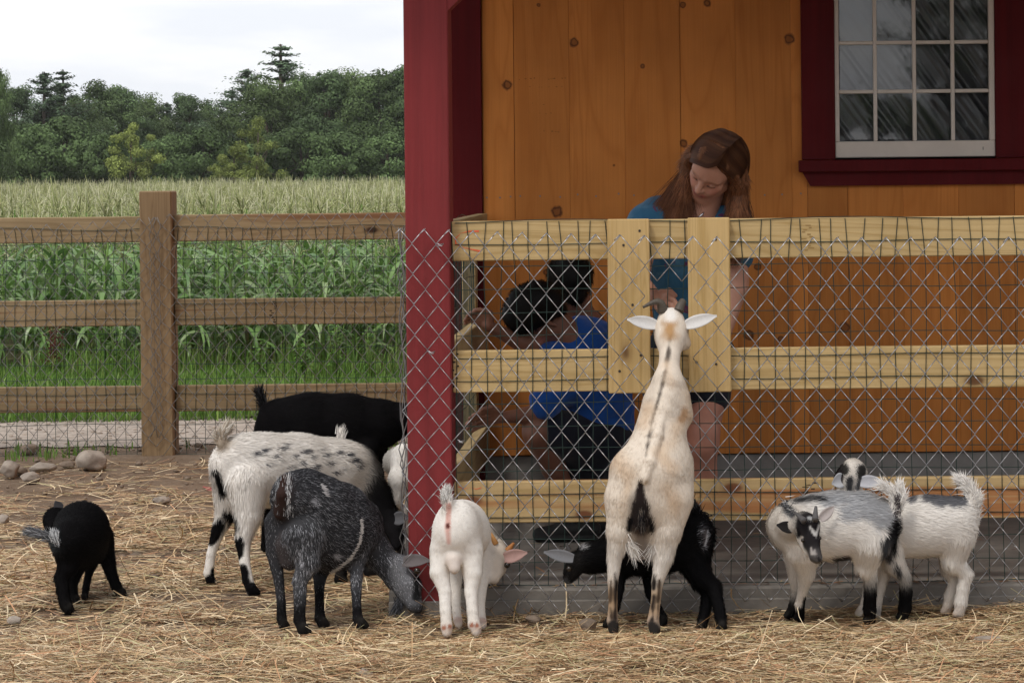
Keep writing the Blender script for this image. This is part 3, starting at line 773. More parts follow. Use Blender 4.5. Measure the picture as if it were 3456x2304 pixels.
def strands(V, Q, nrm, col, fl, flow, count, width, lift, seed, grav=0.25, jitcol=0.12, mott=None, curl=0.0):
    g = np.random.default_rng(seed)
    T = np.concatenate([Q[:, [0, 1, 2]], Q[:, [0, 2, 3]]])
    ar = np.linalg.norm(np.cross(V[T[:, 1]] - V[T[:, 0]], V[T[:, 2]] - V[T[:, 0]]), axis=1)
    lf = fl[T].mean(1)
    w = ar * (lf > 0.002) * np.clip(0.02 / np.maximum(lf, 0.006), 0.5, 2.2); w /= w.sum()
    t = g.choice(len(T), count, p=w)
    u = g.random((count, 2)); s = u.sum(1) > 1; u[s] = 1 - u[s]
    bar = np.stack([1 - u.sum(1), u[:, 0], u[:, 1]], 1)
    def itp(a): return (a[T[t]] * bar[:, :, None]).sum(1)
    p = itp(V); n = itp(nrm); n /= np.linalg.norm(n, axis=1)[:, None] + 1e-9
    c = itp(col); L = (fl[T[t]] * bar).sum(1) * g.uniform(0.6, 1.25, count); f = itp(flow)
    f = f + g.normal(0, 0.22, (count, 3)); f[:, 2] -= grav
    f -= n * (f * n).sum(1)[:, None]; f /= np.linalg.norm(f, axis=1)[:, None] + 1e-9
    lf_ = lift * g.uniform(0.5, 1.5, count)[:, None]
    d1 = f * (1 - lf_) + n * (lf_ + 0.12); d1 /= np.linalg.norm(d1, axis=1)[:, None]
    d2 = f * (1 - lf_ * .6) + n * lf_ * .5; d2[:, 2] -= grav * 0.5; d2 /= np.linalg.norm(d2, axis=1)[:, None]
    side = np.cross(d1, n + g.normal(0, 0.12, (count, 3))); side /= np.linalg.norm(side, axis=1)[:, None] + 1e-9
    ww = width * g.uniform(0.6, 1.3, count)[:, None]
    r0 = p - n * 0.0015; m = r0 + d1 * L[:, None] * 0.5; tip = m + d2 * L[:, None] * 0.5
    Vs = np.stack([r0 - side * ww, r0 + side * ww, m + side * ww * .75, m - side * ww * .75, tip], 1).reshape(-1, 3)
    b = np.arange(count) * 5
    faces = np.concatenate([np.stack([b, b + 1, b + 2], 1), np.stack([b, b + 2, b + 3], 1), np.stack([b + 3, b + 2, b + 4], 1)])
    if mott is not None:
        k = g.random(count)[:, None]
        c = np.where(k < mott[1], np.asarray(mott[0]) * np.clip(c.mean(1, keepdims=True) * 16, 0.06, 1), c)
    c = c * (1.06 + g.normal(0, jitcol, (count, 1)))
    Cs = np.repeat(np.clip(c, 0.002, 0.95), 5, axis=0)
    Ns = np.repeat(n + d1 * 0.06, 5, axis=0); Ns /= np.linalg.norm(Ns, axis=1)[:, None]
    return Vs, faces, Cs, Ns

M_coat = attr_mat('goat_coat', rough=0.9, spec=0.02, var=0.10, scale=90)
M_fur = attr_mat('goat_hair', rough=0.75, spec=0.05, var=0.0, scale=90, trans=0.10)
M_horn = attr_mat('goat_horn', rough=0.5, spec=0.3, var=0.25, scale=60)
M_ear = attr_mat('goat_ear', rough=0.8, spec=0.1, var=0.12, scale=160, trans=0.12)
M_eye = plain('goat_eye', (0.018, 0.011, 0.006), 0.18, 0.2, 80, 0.6, bumpst=0)

FEET = []
class Goat:
    def __init__(s, label, zoom, Yb, fwd, vox=0.0055):
        s.label = label; s.ox, s.oy, s.s = zoom; s.Yb = Yb; s.caps = []; s.paints = []; s.ears = []; s.horns = []; s.eyes = []
        s.fwd = np.array([fwd[0], fwd[1], 0.0]); s.fwd /= np.linalg.norm(s.fwd); s.vox = vox; s.tails = []; s.feet = []; s.overs = []
    def p(s, x, y, dy=0.0): return P(s.ox + x / s.s, s.oy + y / s.s, s.Yb + dy)
    def r(s, px): return px / s.s * s.Yb / F
    def cap(s, a, ra, b, rb, col, fl=0.02, k=0.03, **kw):
        s.caps.append(dict(a=np.asarray(a, float), b=np.asarray(b, float), ra=ra, rb=rb, col=col, fl=fl, k=k, **kw))
    def chain(s, pts, col, fl=0.02, k=0.035, cols=None, **kw):
        """pts: (x, y, dy, r) in the zoom's pixels"""
        for i in range(len(pts) - 1):
            A, B = pts[i], pts[i + 1]
            ra, rb = s.r(A[3]), s.r(B[3])
            s.cap(s.p(*A[:3]), ra, s.p(*B[:3]), rb, cols[i] if cols else col, fl, k if i == 0 else min(k, 0.5 * min(ra, rb)), **kw)
    def leg(s, pts, dy0, cols, fl=0.012, k=0.018, hoof=(0.02, 0.018, 0.016), fls=None, yh=None):
        """pts (x, y, r) hip -> hoof; the hoof is set on the ground, the rest falls in line. cols: one per bone"""
        xh, yh_, rh = pts[-1]
        Yh = ground_hit(s.ox + xh / s.s, s.oy + yh_ / s.s, 0.012) if yh is None else s.Yb + yh
        Y0 = s.Yb + dy0; w = []
        for q in pts:
            t = (q[1] - pts[0][1]) / (yh_ - pts[0][1]); Y = Y0 + (Yh - Y0) * t
            if len(q) > 3: Y += q[3]
            w.append(P(s.ox + q[0] / s.s, s.oy + q[1] / s.s, Y))
        for i in range(len(pts) - 1):
            ra, rb = s.r(pts[i][2]), s.r(pts[i + 1][2]) * (0.82 if i == len(pts) - 2 else 1)
            s.cap(w[i], ra, w[i + 1], rb, cols[min(i, len(cols) - 1)], fls[i] if fls else fl, 0.03 if i == 0 else min(k, 0.30 * min(ra, rb)))
        h = w[-1].copy(); h[2] = max(h[2], 0.014); s.feet.append(h); FEET.append(h) if h[2] < 0.1 else None
        sd = np.array([-s.fwd[1], s.fwd[0], 0]); rt = s.r(rh) * 0.60
        for q in (-1, 1):
            a = h + sd * q * rt * 0.62; a[2] = h[2] + 0.012; b = a + s.fwd * rt * 1.3; b[2] = max(0.010, h[2] - 0.006)
            s.cap(a, rt * 1.0, b, rt * 0.85, hoof, 0.0, 0.006)
    def paintz(s, a, b, rpx, col, soft=6, noise=10, nf=45, fl=None, rb=None, dya=None, dyb=None, win=0.2):
        """a stroke of coat colour laid on the side turned to the camera, given in the zoom's pixels"""
        s.paints.append((np.array(a, float), np.array(b, float), rpx, col, soft, noise, nf, fl, rb, dya, win))
    def paint_mask(s, V, nr, pt):
        a, b, r, col, soft, ns, nf, fl, rb, dy, win = pt
        xc = V[:, 0] / V[:, 1]; zc = (V[:, 2] - HC) / V[:, 1]
        px = PPX + F * (xc * cr - zc * sr); py = PPY - F * (xc * sr + zc * cr)
        q = np.stack([(px - s.ox) * s.s, (py - s.oy) * s.s], 1)
        ab = b - a; L = ab @ ab
        t = np.clip(((q - a) @ ab) / max(L, 1e-9), 0, 1)
        d = np.linalg.norm(q - a - t[:, None] * ab, axis=1) - (r + ((r if rb is None else rb) - r) * t) + (vnoise(V, nf, 5) - 0.5) * 2 * ns
        m = sstep(soft, -soft, d) * sstep(0.75, 0.35, nr[:, 1])
        if dy is not None: m = m * sstep(win + 0.03, win, np.abs(V[:, 1] - s.Yb - dy))
        return m
    def over(s, a, b, rpx, col, L=0.014, n=160, rb=None): s.overs.append(((np.array(a, float), np.array(b, float), rpx, col, 4, 2, 45, None, rb, None, .2), col, L, n))
    def ear(s, base, tip, w, face, col, cup=0.35, droop=0.0, inner=None): s.ears.append((np.asarray(base), np.asarray(tip), w, np.asarray(face, float), col, cup, droop, inner))
    def horn(s, pts, r0, r1, col): s.horns.append((np.asarray(pts), r0, r1, col))
    def eye(s, p, r=0.009): s.eyes.append((np.asarray(p), r))
    def build(s, n_fur=16000, width=0.0016, lift=0.22, grav=0.25, mott=None, seed=1, tau=0.006, jit=0.12):
        V, Q = sdf_surface(s.caps, s.vox)
        nr = vnormals(V, Q)
        c, fl, fd = cap_fields(V, s.caps, tau)
        for pt in s.paints:
            m = s.paint_mask(V, nr, pt)[:, None]; pfl = pt[7]
            c = c * (1 - m) + np.asarray(pt[3]) * m
            if pfl is not None: fl = fl * (1 - m[:, 0]) + pfl * m[:, 0]
        feet = np.mean(s.feet, axis=0) if s.feet else V.mean(0)
        root = thing('goat', s.label, 'goat', (feet[0], feet[1], 0.0), 'goats feeding and standing around the porch fence')
        s.root = root
        mesh_np('body', V, Q, M_coat, root, True, c)
        Vs, fs_, Cs, Ns = strands(V, Q, nr, c, fl, fd, n_fur, width, lift, seed, grav, jit, mott)
        extra = []
        for (chain, col, L, n, wd, spread) in s.tails:      # long tufts (tail, beard)
            g = np.random.default_rng(seed + 77 + len(extra))
            ch = np.asarray(chain); tt = g.random(n) ** 0.8 * (len(ch) - 1); i = np.minimum(tt.astype(int), len(ch) - 2); f = tt - i
            p0 = ch[i] + (ch[i + 1] - ch[i]) * f[:, None] + g.normal(0, 0.006, (n, 3))
            dr = ch[i + 1] - ch[i]; dr /= np.linalg.norm(dr, axis=1)[:, None]
            dr = dr + g.normal(0, spread, (n, 3)); dr /= np.linalg.norm(dr, axis=1)[:, None]
            ll = L * g.uniform(0.5, 1.15, n)[:, None]
            sd = np.cross(dr, np.array([0, 1, 0]) + g.normal(0, .4, (n, 3))); sd /= np.linalg.norm(sd, axis=1)[:, None] + 1e-9
            nn = np.cross(sd, dr); sd = np.where((nn[:, 1] > 0)[:, None], -sd, sd)
            m = p0 + dr * ll * 0.5; d2 = dr + g.normal(0, 0.15, (n, 3)); d2[:, 2] -= 0.12; tp = m + d2 * ll * 0.5
            ex = np.stack([p0 - sd * wd, p0 + sd * wd, m + sd * wd * .8, m - sd * wd * .8, tp], 1).reshape(-1, 3)
            cc = np.asarray(col) if np.ndim(col) == 2 else np.asarray([col])
            cs = cc[g.integers(0, len(cc), n)] * (1 + g.normal(0, 0.12, (n, 1)))
            b = np.arange(n) * 5 + len(Vs)
            fs_ = np.concatenate([fs_, np.stack([b, b + 1, b + 2], 1), np.stack([b, b + 2, b + 3], 1), np.stack([b + 3, b + 2, b + 4], 1)])
            nn = np.repeat(np.cross(sd, dr), 5, axis=0); nn /= np.linalg.norm(nn, axis=1)[:, None]; nn[:, 2] += 0.4; nn /= np.linalg.norm(nn, axis=1)[:, None]
            Vs = np.concatenate([Vs, ex]); Cs = np.concatenate([Cs, np.repeat(np.clip(cs, 0.002, .95), 5, axis=0)]); Ns = np.concatenate([Ns, nn]); extra.append(1)
        for (pt, ocol, oL, on) in s.overs:     # pale strands laid over the coat, used for a rim-lit fur edge
            m = s.paint_mask(V, nr, pt) * (nr[:, 1] < 0.25); g = np.random.default_rng(seed + 5)
            ids = g.choice(len(V), on, p=m / m.sum()); p0 = V[ids] + nr[ids] * 0.006 + g.normal(0, .0015, (on, 3)); nn = nr[ids]
            fl_ = fd[ids] + g.normal(0, .12, (on, 3)); fl_ -= nn * (fl_ * nn).sum(1)[:, None]; fl_ /= np.linalg.norm(fl_, axis=1)[:, None] + 1e-9
            sd = np.cross(fl_, nn); ll = oL * g.uniform(.6, 1.2, on)[:, None]; wd = .0011
            ex = np.stack([p0 - sd * wd, p0 + sd * wd, p0 + fl_ * ll * .5 + sd * wd, p0 + fl_ * ll * .5 - sd * wd, p0 + fl_ * ll], 1).reshape(-1, 3)
            b = np.arange(on) * 5 + len(Vs)
            fs_ = np.concatenate([fs_, np.stack([b, b + 1, b + 2], 1), np.stack([b, b + 2, b + 3], 1), np.stack([b + 3, b + 2, b + 4], 1)])
            cs = np.asarray(ocol)[None] * (1 + g.normal(0, .1, (on, 1)))
            Vs = np.concatenate([Vs, ex]); Cs = np.concatenate([Cs, np.repeat(np.clip(cs, .002, .95), 5, axis=0)]); Ns = np.concatenate([Ns, np.repeat(nn, 5, axis=0)])
        fo = mesh_np('coat_hair', Vs, fs_, M_fur, root, True, Cs, Ns); fo['kind'] = 'stuff'
        for (b, t, w, face, col, cup, droop, inner) in s.ears:
            ax = t - b; L = np.linalg.norm(ax); ax /= L
            sd = np.cross(ax, face); sd /= np.linalg.norm(sd); up = np.cross(sd, ax)
            v = []; cc = []; nt, nw = 12, 6
            for side in (0, 1):
                for i in range(nt + 1):
                    a = i / nt; ww = w * (0.42 + 0.58 * math.sin(math.pi * min(1, a * 0.95 + 0.12) ** 0.9)) * (1 - max(0, a - 0.72) ** 1.5 * 4.2)
                    ww = max(ww, 0.0022)
                    for j in range(nw + 1):
                        q = j / nw * 2 - 1
                        v.append(b + ax * L * a + sd * ww * q + up * (cup * ww * q * q + (0.0022 if side else 0)) - np.array([0, 0, 1]) * droop * L * a * a)
                        cl = np.asarray(inner if (inner is not None and side) else col)
                        cc.append(cl * (1.0 - 0.10 * a))
            f = []; off = (nt + 1) * (nw + 1)
            for i in range(nt):
                for j in range(nw):
                    k = i * (nw + 1) + j
                    f.append([k, k + 1, k + nw + 2, k + nw + 1]); f.append([off + k, off + k + nw + 1, off + k + nw + 2, off + k + 1])
            ring = [i * (nw + 1) for i in range(nt + 1)] + [nt * (nw + 1) + j for j in range(1, nw + 1)] + [i * (nw + 1) + nw for i in range(nt - 1, -1, -1)]
            for i in range(len(ring) - 1): f.append([ring[i], ring[i + 1], off + ring[i + 1], off + ring[i]])
            mesh_np('ear', v, f, M_ear, root, True, np.array(cc))
        for (pts, r0, r1, col) in s.horns:
            n = 22; tt = np.linspace(0, 1, n); k = np.linspace(0, 1, len(pts))
            # smooth through the control points
            co = np.stack([np.polyval(np.polyfit(k, pts[:, q], min(len(pts) - 1, 3)), tt) for q in range(3)], 1)
            rr = (r0 + (r1 - r0) * tt) * (1 + 0.03 * np.sin(tt * 60) * (1 - tt))
            mb = MB(); mb.tube(co, rr, 9)
            v = np.concatenate(mb.v); cc = np.repeat(np.asarray(col)[None] * (0.95 + 0.15 * np.sin(tt * 60))[:, None], 9, axis=0)
            mesh_np('horn', v, mb.f, M_horn, root, True, cc)
        for (p_, r) in s.eyes:
            bm = bmesh.new(); bmesh.ops.create_uvsphere(bm, u_segments=12, v_segments=8, radius=r)
            v = np.array([q.co[:] for q in bm.verts]) + p_; f = [[q.index for q in fc.verts] for fc in bm.faces]; bm.free()
            mesh_np('eye', v, f, M_eye, root, True)
        return root
# ------------------------------------------------------------------ the goats
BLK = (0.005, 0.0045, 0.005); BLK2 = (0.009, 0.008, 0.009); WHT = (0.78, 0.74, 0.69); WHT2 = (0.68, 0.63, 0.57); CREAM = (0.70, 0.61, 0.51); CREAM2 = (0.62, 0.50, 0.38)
GRY = (0.10, 0.10, 0.108); LGRY = (0.36, 0.36, 0.38); PINK = (0.60, 0.36, 0.31); DHORN = (0.09, 0.075, 0.06)

# 1 black kid, far left, hunched, seen from behind
g = Goat('small black goat kid hunched alone on the straw at far left, pale grey tail out', (50, 1620, 3.2), 8.48, (0.35, 1.0))
g.chain([(610, 640, -.02, 212), (720, 520, .10, 262), (770, 560, .24, 232)], BLK, 0.018, 0.05)
g.chain([(690, 720, .04, 195), (800, 750, .16, 178)], BLK, 0.018, 0.05)
g.chain([(600, 470, .28, 150), (460, 430, .28, 125)], BLK, 0.016)
g.chain([(430, 420, .27, 115), (400, 540, .18, 74)], BLK, 0.012, 0.025)
g.chain([(470, 680, -.05, 66), (400, 620, -.06, 48), (300, 590, -.06, 32), (230, 575, -.06, 14)], (0.10, 0.12, 0.13), 0.02, 0.02)
g.leg([(600, 790, 150), (570, 930, 108), (500, 1050, 72), (520, 1190, 66), (545, 1320, 64), (570, 1400, 62)], -.01, [BLK], fl=0.016)
g.leg([(700, 800, 140), (650, 1000, 76), (620, 1140, 52), (640, 1260, 46), (655, 1310, 48)], .12, [BLK], fl=0.016)
g.leg([(925, 640, 150), (1000, 850, 84), (1040, 1000, 62), (1090, 1130, 56), (1150, 1240, 58)], .24, [BLK], fl=0.016)
g.leg([(850, 800, 100), (830, 900, 66), (800, 1000, 42), (770, 1150, 38), (750, 1280, 40)], .32, [BLK])
g.ear(g.p(490, 310, .28), g.p(435, 220, .27), 0.016, (0.3, -1, 0), (0.10, 0.095, 0.10), inner=(0.10, 0.095, 0.10))
g.tails.append(([g.p(460, 640, -.06), g.p(380, 610, -.08), g.p(280, 580, -.08), g.p(190, 560, -.08)], [(0.07, .07, .075), (0.16, .16, .17), (0.30, .30, .31), (0.04, .04, .04)], 0.045, 520, 0.0011, 0.24))
g.tails.append(([g.p(470, 690, -.085), g.p(440, 640, -.09), g.p(430, 600, -.085)], [(0.5, .5, .5), (0.35, .35, .36), (0.1, .1, .1)], 0.028, 260, 0.0014, 0.25))
g.build(20000, 0.0014, 0.24, seed=11, jit=0.5, mott=((0.05, .05, .055), .12))

# 2 big black goat at the back
g = Goat('large black goat standing behind the spotted white goat, tail raised', (650, 1300, 2.0), 9.62, (1, 0.02))
g.chain([(600, 250, 0, 165), (800, 260, 0, 192), (1050, 260, 0, 190), (1250, 270, 0, 160)], BLK, 0.02, 0.06)
g.chain([(700, 380, 0, 150), (1050, 390, 0, 150)], BLK, 0.02, 0.06)
g.chain([(1280, 240, 0, 125), (1430, 230, -.0, 100), (1560, 250, -.02, 78)], BLK, 0.02, 0.05)
g.chain([(1600, 240, -.02, 70), (1690, 330, -.03, 42)], BLK, 0.01, 0.03)
g.chain([(560, 300, 0, 130), (500, 330, 0, 80)], BLK, 0.02, 0.04)
g.chain([(520, 270, 0, 40), (490, 180, 0, 30), (450, 60, 0, 14)], BLK, 0.022, 0.02)
for (x, dy) in ((540, -.08), (600, .08)):
    g.leg([(x + 20, 420, 95), (x + 10, 560, 62), (x - 55, 720, 36), (x - 45, 950, 30), (x - 45, 1090, 34), (x - 35, 1118, 36)], dy, [BLK], fl=0.01)
for (x, dy) in ((1180, -.08), (1240, .08)):
    g.leg([(x, 440, 80), (x, 600, 52), (x + 5, 800, 34), (x, 990, 29), (x, 1080, 33), (x + 10, 1112, 36)], dy, [BLK], fl=0.01)
g.tails.append(([g.p(525, 290, 0), g.p(495, 180, 0), g.p(455, 60, 0)], [BLK, BLK2, (0.03, .03, .032)], 0.05, 700, 0.0013, 0.30))
g.build(16000, 0.0016, 0.2, seed=12, jit=.5)

# 3 white goat with grey flecks, black head and neck down
g = Goat('white goat with grey flecked back, black neck and head down by the post', (650, 1300, 2.0), 8.95, (0.95, 0.3))
g.chain([(270, 540, -.02, 150), (450, 575, .04, 215), (700, 595, .12, 228), (950, 600, .20, 214), (1080, 610, .24, 160)], WHT, 0.024, 0.06)
g.chain([(330, 470, 0, 130), (700, 520, .12, 160), (1020, 530, .20, 150)], WHT, 0.024, 0.05)
g.chain([(1110, 560, .25, 140), (1220, 740, .22, 110), (1310, 900, .16, 88)], BLK, 0.03, 0.045)
g.chain([(1340, 930, .14, 82), (1375, 1010, .08, 52), (1375, 1075, .05, 36)], BLK2, 0.012, 0.025)
g.chain([(230, 450, -.03, 40), (195, 390, -.07, 30), (195, 330, -.06, 26), (235, 310, -.02, 16)], (0.50, 0.42, 0.33), 0.022, 0.02)
g.leg([(260, 640, 130), (225, 860, 68), (170, 990, 44), (125, 1140, 31), (108, 1265, 34), (125, 1335, 36)], .0, [WHT, WHT, WHT, WHT, WHT2], fl=0.016, fls=[.03, .02, .008, .008, .008])
g.leg([(370, 680, 145), (375, 880, 88), (340, 1050, 50), (350, 1180, 35), (372, 1310, 36), (400, 1390, 44)], -.08, [WHT, WHT, WHT, WHT, WHT2], fl=0.016, fls=[.034, .024, .008, .008, .008])
g.leg([(1040, 760, 95), (1030, 980, 48), (1015, 1160, 33), (1005, 1270, 36), (990, 1310, 44)], .16, [WHT, BLK, BLK])
g.leg([(1130, 760, 95), (1170, 1000, 48), (1185, 1160, 33), (1190, 1240, 36), (1195, 1275, 44)], .26, [BLK, BLK, BLK])
for (x, y, w, h) in ((420, 460, 34, 14), (600, 420, 50, 16), (520, 530, 30, 12), (690, 470, 30, 10), (760, 440, 46, 18), (730, 520, 30, 22), (820, 540, 24, 20), (900, 470, 34, 14), (930, 520, 30, 24), (980, 450, 26, 18),
                     (1060, 460, 26, 22), (1090, 500, 40, 24), (1120, 540, 26, 20), (660, 545, 26, 12), (860, 430, 24, 10), (1010, 560, 24, 16), (480, 440, 30, 10), (560, 470, 26, 10), (640, 390, 34, 10), (800, 480, 30, 10), (590, 500, 20, 9), (960, 580, 18, 12)):
    g.paintz((x - w / 2, y + 8), (x + w / 2, y), h * .62, (0.085, 0.085, 0.095), 8, 14, 70)
g.paintz((130, 1030), (180, 940), 44, BLK, 8, 14); g.paintz((305, 1050), (310, 1140), 38, BLK, 8, 14)
g.paintz((340, 1230), (360, 1330), 36, BLK, 8, 10); g.paintz((150, 1250), (135, 1340), 22, BLK, 8, 8)
g.paintz((400, 1370), (430, 1420), 44, BLK, 8, 6); g.paintz((110, 1320), (130, 1370), 40, BLK, 8, 6)
g.paintz((150, 590), (205, 730), 26, BLK, 8, 12); g.paintz((235, 850), (280, 950), 34, BLK, 10, 16)
g.ear(g.p(1370, 900, .06), g.p(1462, 890, .02), 0.024, (0, -1, 0.2), (0.12, 0.12, 0.128))
g.tails.append(([g.p(215, 420, -.05), g.p(185, 350, -.07), g.p(230, 290, -.04)], [(0.5, .44, .36), (0.42, .33, .25), (0.6, .56, .5)], 0.05, 600, 0.0014, 0.3))
g.tails.append(([g.p(1080, 430, .25), g.p(1180, 560, .25), g.p(1230, 650, .23)], [BLK, BLK2], 0.055, 700, 0.0014, 0.5))
g.tails.append(([g.p(990, 390, .2), g.p(1000, 330, .2)], [WHT, (0.5, .47, .45)], 0.035, 120, 0.0016, 0.15))
g.build(40000, 0.0014, 0.20, seed=13, jit=0.06)

# 4 dark grey goat, nearest
g = Goat('pot-bellied dark grey goat with black legs grazing beside the post', (860, 1560, 2.529), 8.14, (0.8, 0.6))
GR = (0.030, 0.030, 0.033)
g.chain([(420, 190, .02, 70), (440, 300, .0, 110)], GR, 0.02, 0.05)
g.chain([(330, 330, -.02, 188), (540, 390, .05, 255), (720, 440, .14, 252), (860, 480, .22, 195)], GR, 0.021, 0.06)
g.chain([(480, 600, .03, 240), (640, 640, .08, 268), (800, 560, .16, 220)], GR, 0.021, 0.06)
g.chain([(330, 230, -.02, 130), (430, 210, .02, 125), (620, 290, .08, 130)], (0.022, 0.022, 0.025), 0.016, 0.05)
g.chain([(920, 560, .24, 160), (1000, 720, .25, 140), (1130, 870, .22, 122)], (0.05, 0.05, 0.054), 0.02, 0.05)
g.chain([(1250, 900, .20, 112), (1330, 1050, .15, 92), (1370, 1200, .12, 58)], (0.14, 0.14, 0.15), 0.012, 0.03)
g.chain([(1200, 1000, .20, 90), (1300, 1150, .15, 62)], (0.09, 0.09, 0.095), 0.014, 0.03)
g.chain([(1350, 1220, .12, 50), (1390, 1245, .10, 42)], (0.03, 0.03, 0.032), 0.006, 0.02)
g.chain([(215, 430, -.07, 52), (235, 270, -.10, 48), (258, 130, -.08, 34)], (0.035, 0.021, 0.018), 0.004, 0.02)
g.chain([(300, 720, -.05, 110), (300, 830, -.05, 88)], (0.045, 0.038, 0.038), 0.008, 0.04)
g.leg([(200, 520, 120), (165, 760, 70), (205, 1000, 44), (225, 1190, 38), (228, 1320, 42), (240, 1390, 46)], .0, [GR, GR, (0.03, .03, .033), BLK, BLK2])
g.leg([(420, 650, 160), (455, 850, 100), (385, 1010, 62), (385, 1190, 50), (380, 1340, 50), (410, 1435, 54)], -.06, [(0.045, .045, .048), (0.075, .075, .08), (0.05, .05, .053), BLK, BLK2], fls=[.024, .02, .016, .010, .008])
g.leg([(560, 900, 75), (550, 1060, 44), (552, 1210, 38), (556, 1320, 46), (575, 1375, 50)], .12, [GR, BLK, BLK, BLK2])
g.leg([(910, 640, 120), (870, 880, 64), (865, 1060, 46), (870, 1220, 38), (878, 1330, 44), (905, 1388, 52)], .16, [(0.06, .06, .064), (0.08, .08, .085), (0.03, .03, .033), BLK, BLK2], fls=[.022, .018, .014, .010, .008])
pts = [(890, 480), (893, 590), (870, 700), (800, 810), (700, 890), (630, 925)]
for a, b in zip(pts[:-1], pts[1:]): g.over(a, b, 5, (0.62, 0.59, 0.56), 0.014, 80)  # white crescent is rim light on the belly fur, put into strand colour
g.over((560, 190), (600, 290), 7, (0.4, .38, .38), .014, 60)
g.paintz((500, 330), (510, 345), 20, (0.3, .3, .32), 14, 8)
g.paintz((690, 800), (685, 805), 18, (0.3, .3, .32), 12, 6)
g.paintz((1380, 900), (1385, 1150), 34, (0.014, .014, .015), 14, 16)
g.ear(g.p(1270, 850, .14), g.p(1500, 832, .10), 0.022, (0, -0.9, 0.5), (0.30, 0.30, 0.32), droop=0.02, inner=(0.17, .15, .15))
g.ear(g.p(1300, 800, .26), g.p(1380, 740, .34), 0.020, (0, -0.9, 0.3), (0.16, 0.16, 0.17))
g.horn([g.p(1345, 790, .18), g.p(1375, 720, .19), g.p(1430, 640, .19), g.p(1468, 540, .20)], 0.014, 0.004, (0.045, 0.035, 0.03))
g.eye(g.p(1385, 925, .095), 0.011)
g.tails.append(([g.p(200, 470, -.08), g.p(185, 300, -.10), g.p(215, 140, -.09)], [(0.30, .30, .31), (0.42, .42, .43), (0.10, .10, .10)], 0.022, 110, 0.0006, 0.22))
g.tails.append(([g.p(290, 470, -.09), g.p(285, 300, -.12), g.p(285, 130, -.10)], [(0.48, .47, .47), (0.60, .58, .57), (0.3, .3, .31)], 0.018, 130, 0.0006, 0.10))
g.tails.append(([g.p(1230, 1080, .17), g.p(1245, 1150, .16), g.p(1225, 1215, .15)], [(0.03, .03, .033), (0.10, .10, .11)], 0.045, 380, 0.0012, 0.25))
g.build(64000, 0.0009, 0.10, mott=((0.33, 0.33, 0.355), 0.32), seed=14, jit=0.45)

# 5 white goat half hidden behind the post
g = Goat('white goat half hidden behind the red post, only its haunch showing', (650, 1300, 2.0), 9.30, (0.9, 0.4))
g.chain([(1390, 520, .05, 105), (1500, 500, .12, 115)], (0.34,.32,.29), 0.016, 0.05)  # white belly greyed: its shade is put into the coat colour
g.chain([(1425, 460, 0, 70), (1400, 620, -.03, 62), (1372, 790, -.05, 36)], WHT, 0.014, 0.03)
g.leg([(1390, 640, 62), (1380, 760, 42), (1385, 850, 30), (1400, 1000, 26), (1405, 1110, 28), (1415, 1172, 32)], -.04, [WHT, WHT2, (0.05, .05, .05), (0.10, .09, .085), BLK2])
g.leg([(1470, 560, 70), (1480, 780, 40), (1440, 900, 30), (1450, 1020, 26), (1450, 1100, 28), (1455, 1160, 32)], .10, [WHT, WHT2, WHT2, WHT2])
g.build(6000, 0.0015, 0.18, seed=15)

# 6 white buck kid from behind
g = Goat('small white goat seen from behind with raised tail and orange horns', (1400, 1620, 2.8), 8.00, (0.12, 1))
g.chain([(385, 500, .0, 222), (450, 500, .14, 245), (480, 520, .26, 220)], WHT, 0.012, 0.06)
g.chain([(400, 330, .0, 130), (450, 350, .14, 130)], WHT, 0.012, 0.06)
g.chain([(600, 560, .30, 150), (720, 640, .30, 120)], (0.60, 0.55, 0.48), 0.014, 0.05)
g.chain([(775, 700, .28, 112), (780, 830, .22, 82), (750, 930, .18, 52)], (0.58, 0.50, 0.42), 0.008, 0.03)
g.chain([(318, 300, -.03, 62), (315, 220, -.05, 42), (310, 140, -.03, 24)], WHT, 0.02, 0.02)
g.leg([(265, 680, 128), (235, 870, 92), (285, 1050, 60), (290, 1230, 52), (300, 1370, 54), (300, 1438, 52)], .0, [WHT, WHT, WHT, WHT2, WHT2], hoof=(0.42, .27, .22), fls=[.012, .012, .014, .014, .01])
g.leg([(520, 680, 132), (545, 880, 90), (530, 1050, 60), (545, 1230, 52), (560, 1360, 58), (578, 1430, 52)], .0, [WHT, WHT, WHT, WHT2, WHT2], hoof=(0.42, .27, .22), fls=[.012, .012, .014, .014, .01])
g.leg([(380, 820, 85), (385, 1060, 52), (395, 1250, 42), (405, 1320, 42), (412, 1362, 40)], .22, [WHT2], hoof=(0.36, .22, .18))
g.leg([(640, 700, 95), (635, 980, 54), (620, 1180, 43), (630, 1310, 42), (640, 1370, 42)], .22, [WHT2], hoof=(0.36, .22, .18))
g.chain([(365, 760, -.05, 70), (375, 830, -.06, 54)], (0.64, 0.56, 0.50), 0.006, 0.018)
g.paintz((322, 235), (315, 440), 24, PINK, 10, 8, fl=0.002); g.paintz((315, 440), (322, 590), 26, (0.60, .37, .32), 16, 8, fl=0.003, rb=14)
g.paintz((312, 425), (314, 435), 18, (0.10, .025, .02), 8, 4, fl=0.0)
for (x, y) in ((275, 1385), (330, 1375), (535, 1360), (585, 1365)): g.paintz((x, y), (x, y + 8), 20, (0.34, .15, .10), 8, 4, fl=0.002)
g.ear(g.p(850, 735, .20), g.p(1065, 683, .16), 0.021, (0, -1, 0.25), (0.60, 0.46, 0.43), inner=(0.50, 0.32, 0.29))
g.horn([g.p(755, 600, .26), g.p(735, 545, .26), g.p(712, 488, .27)], 0.013, 0.004, (0.42, 0.20, 0.06))
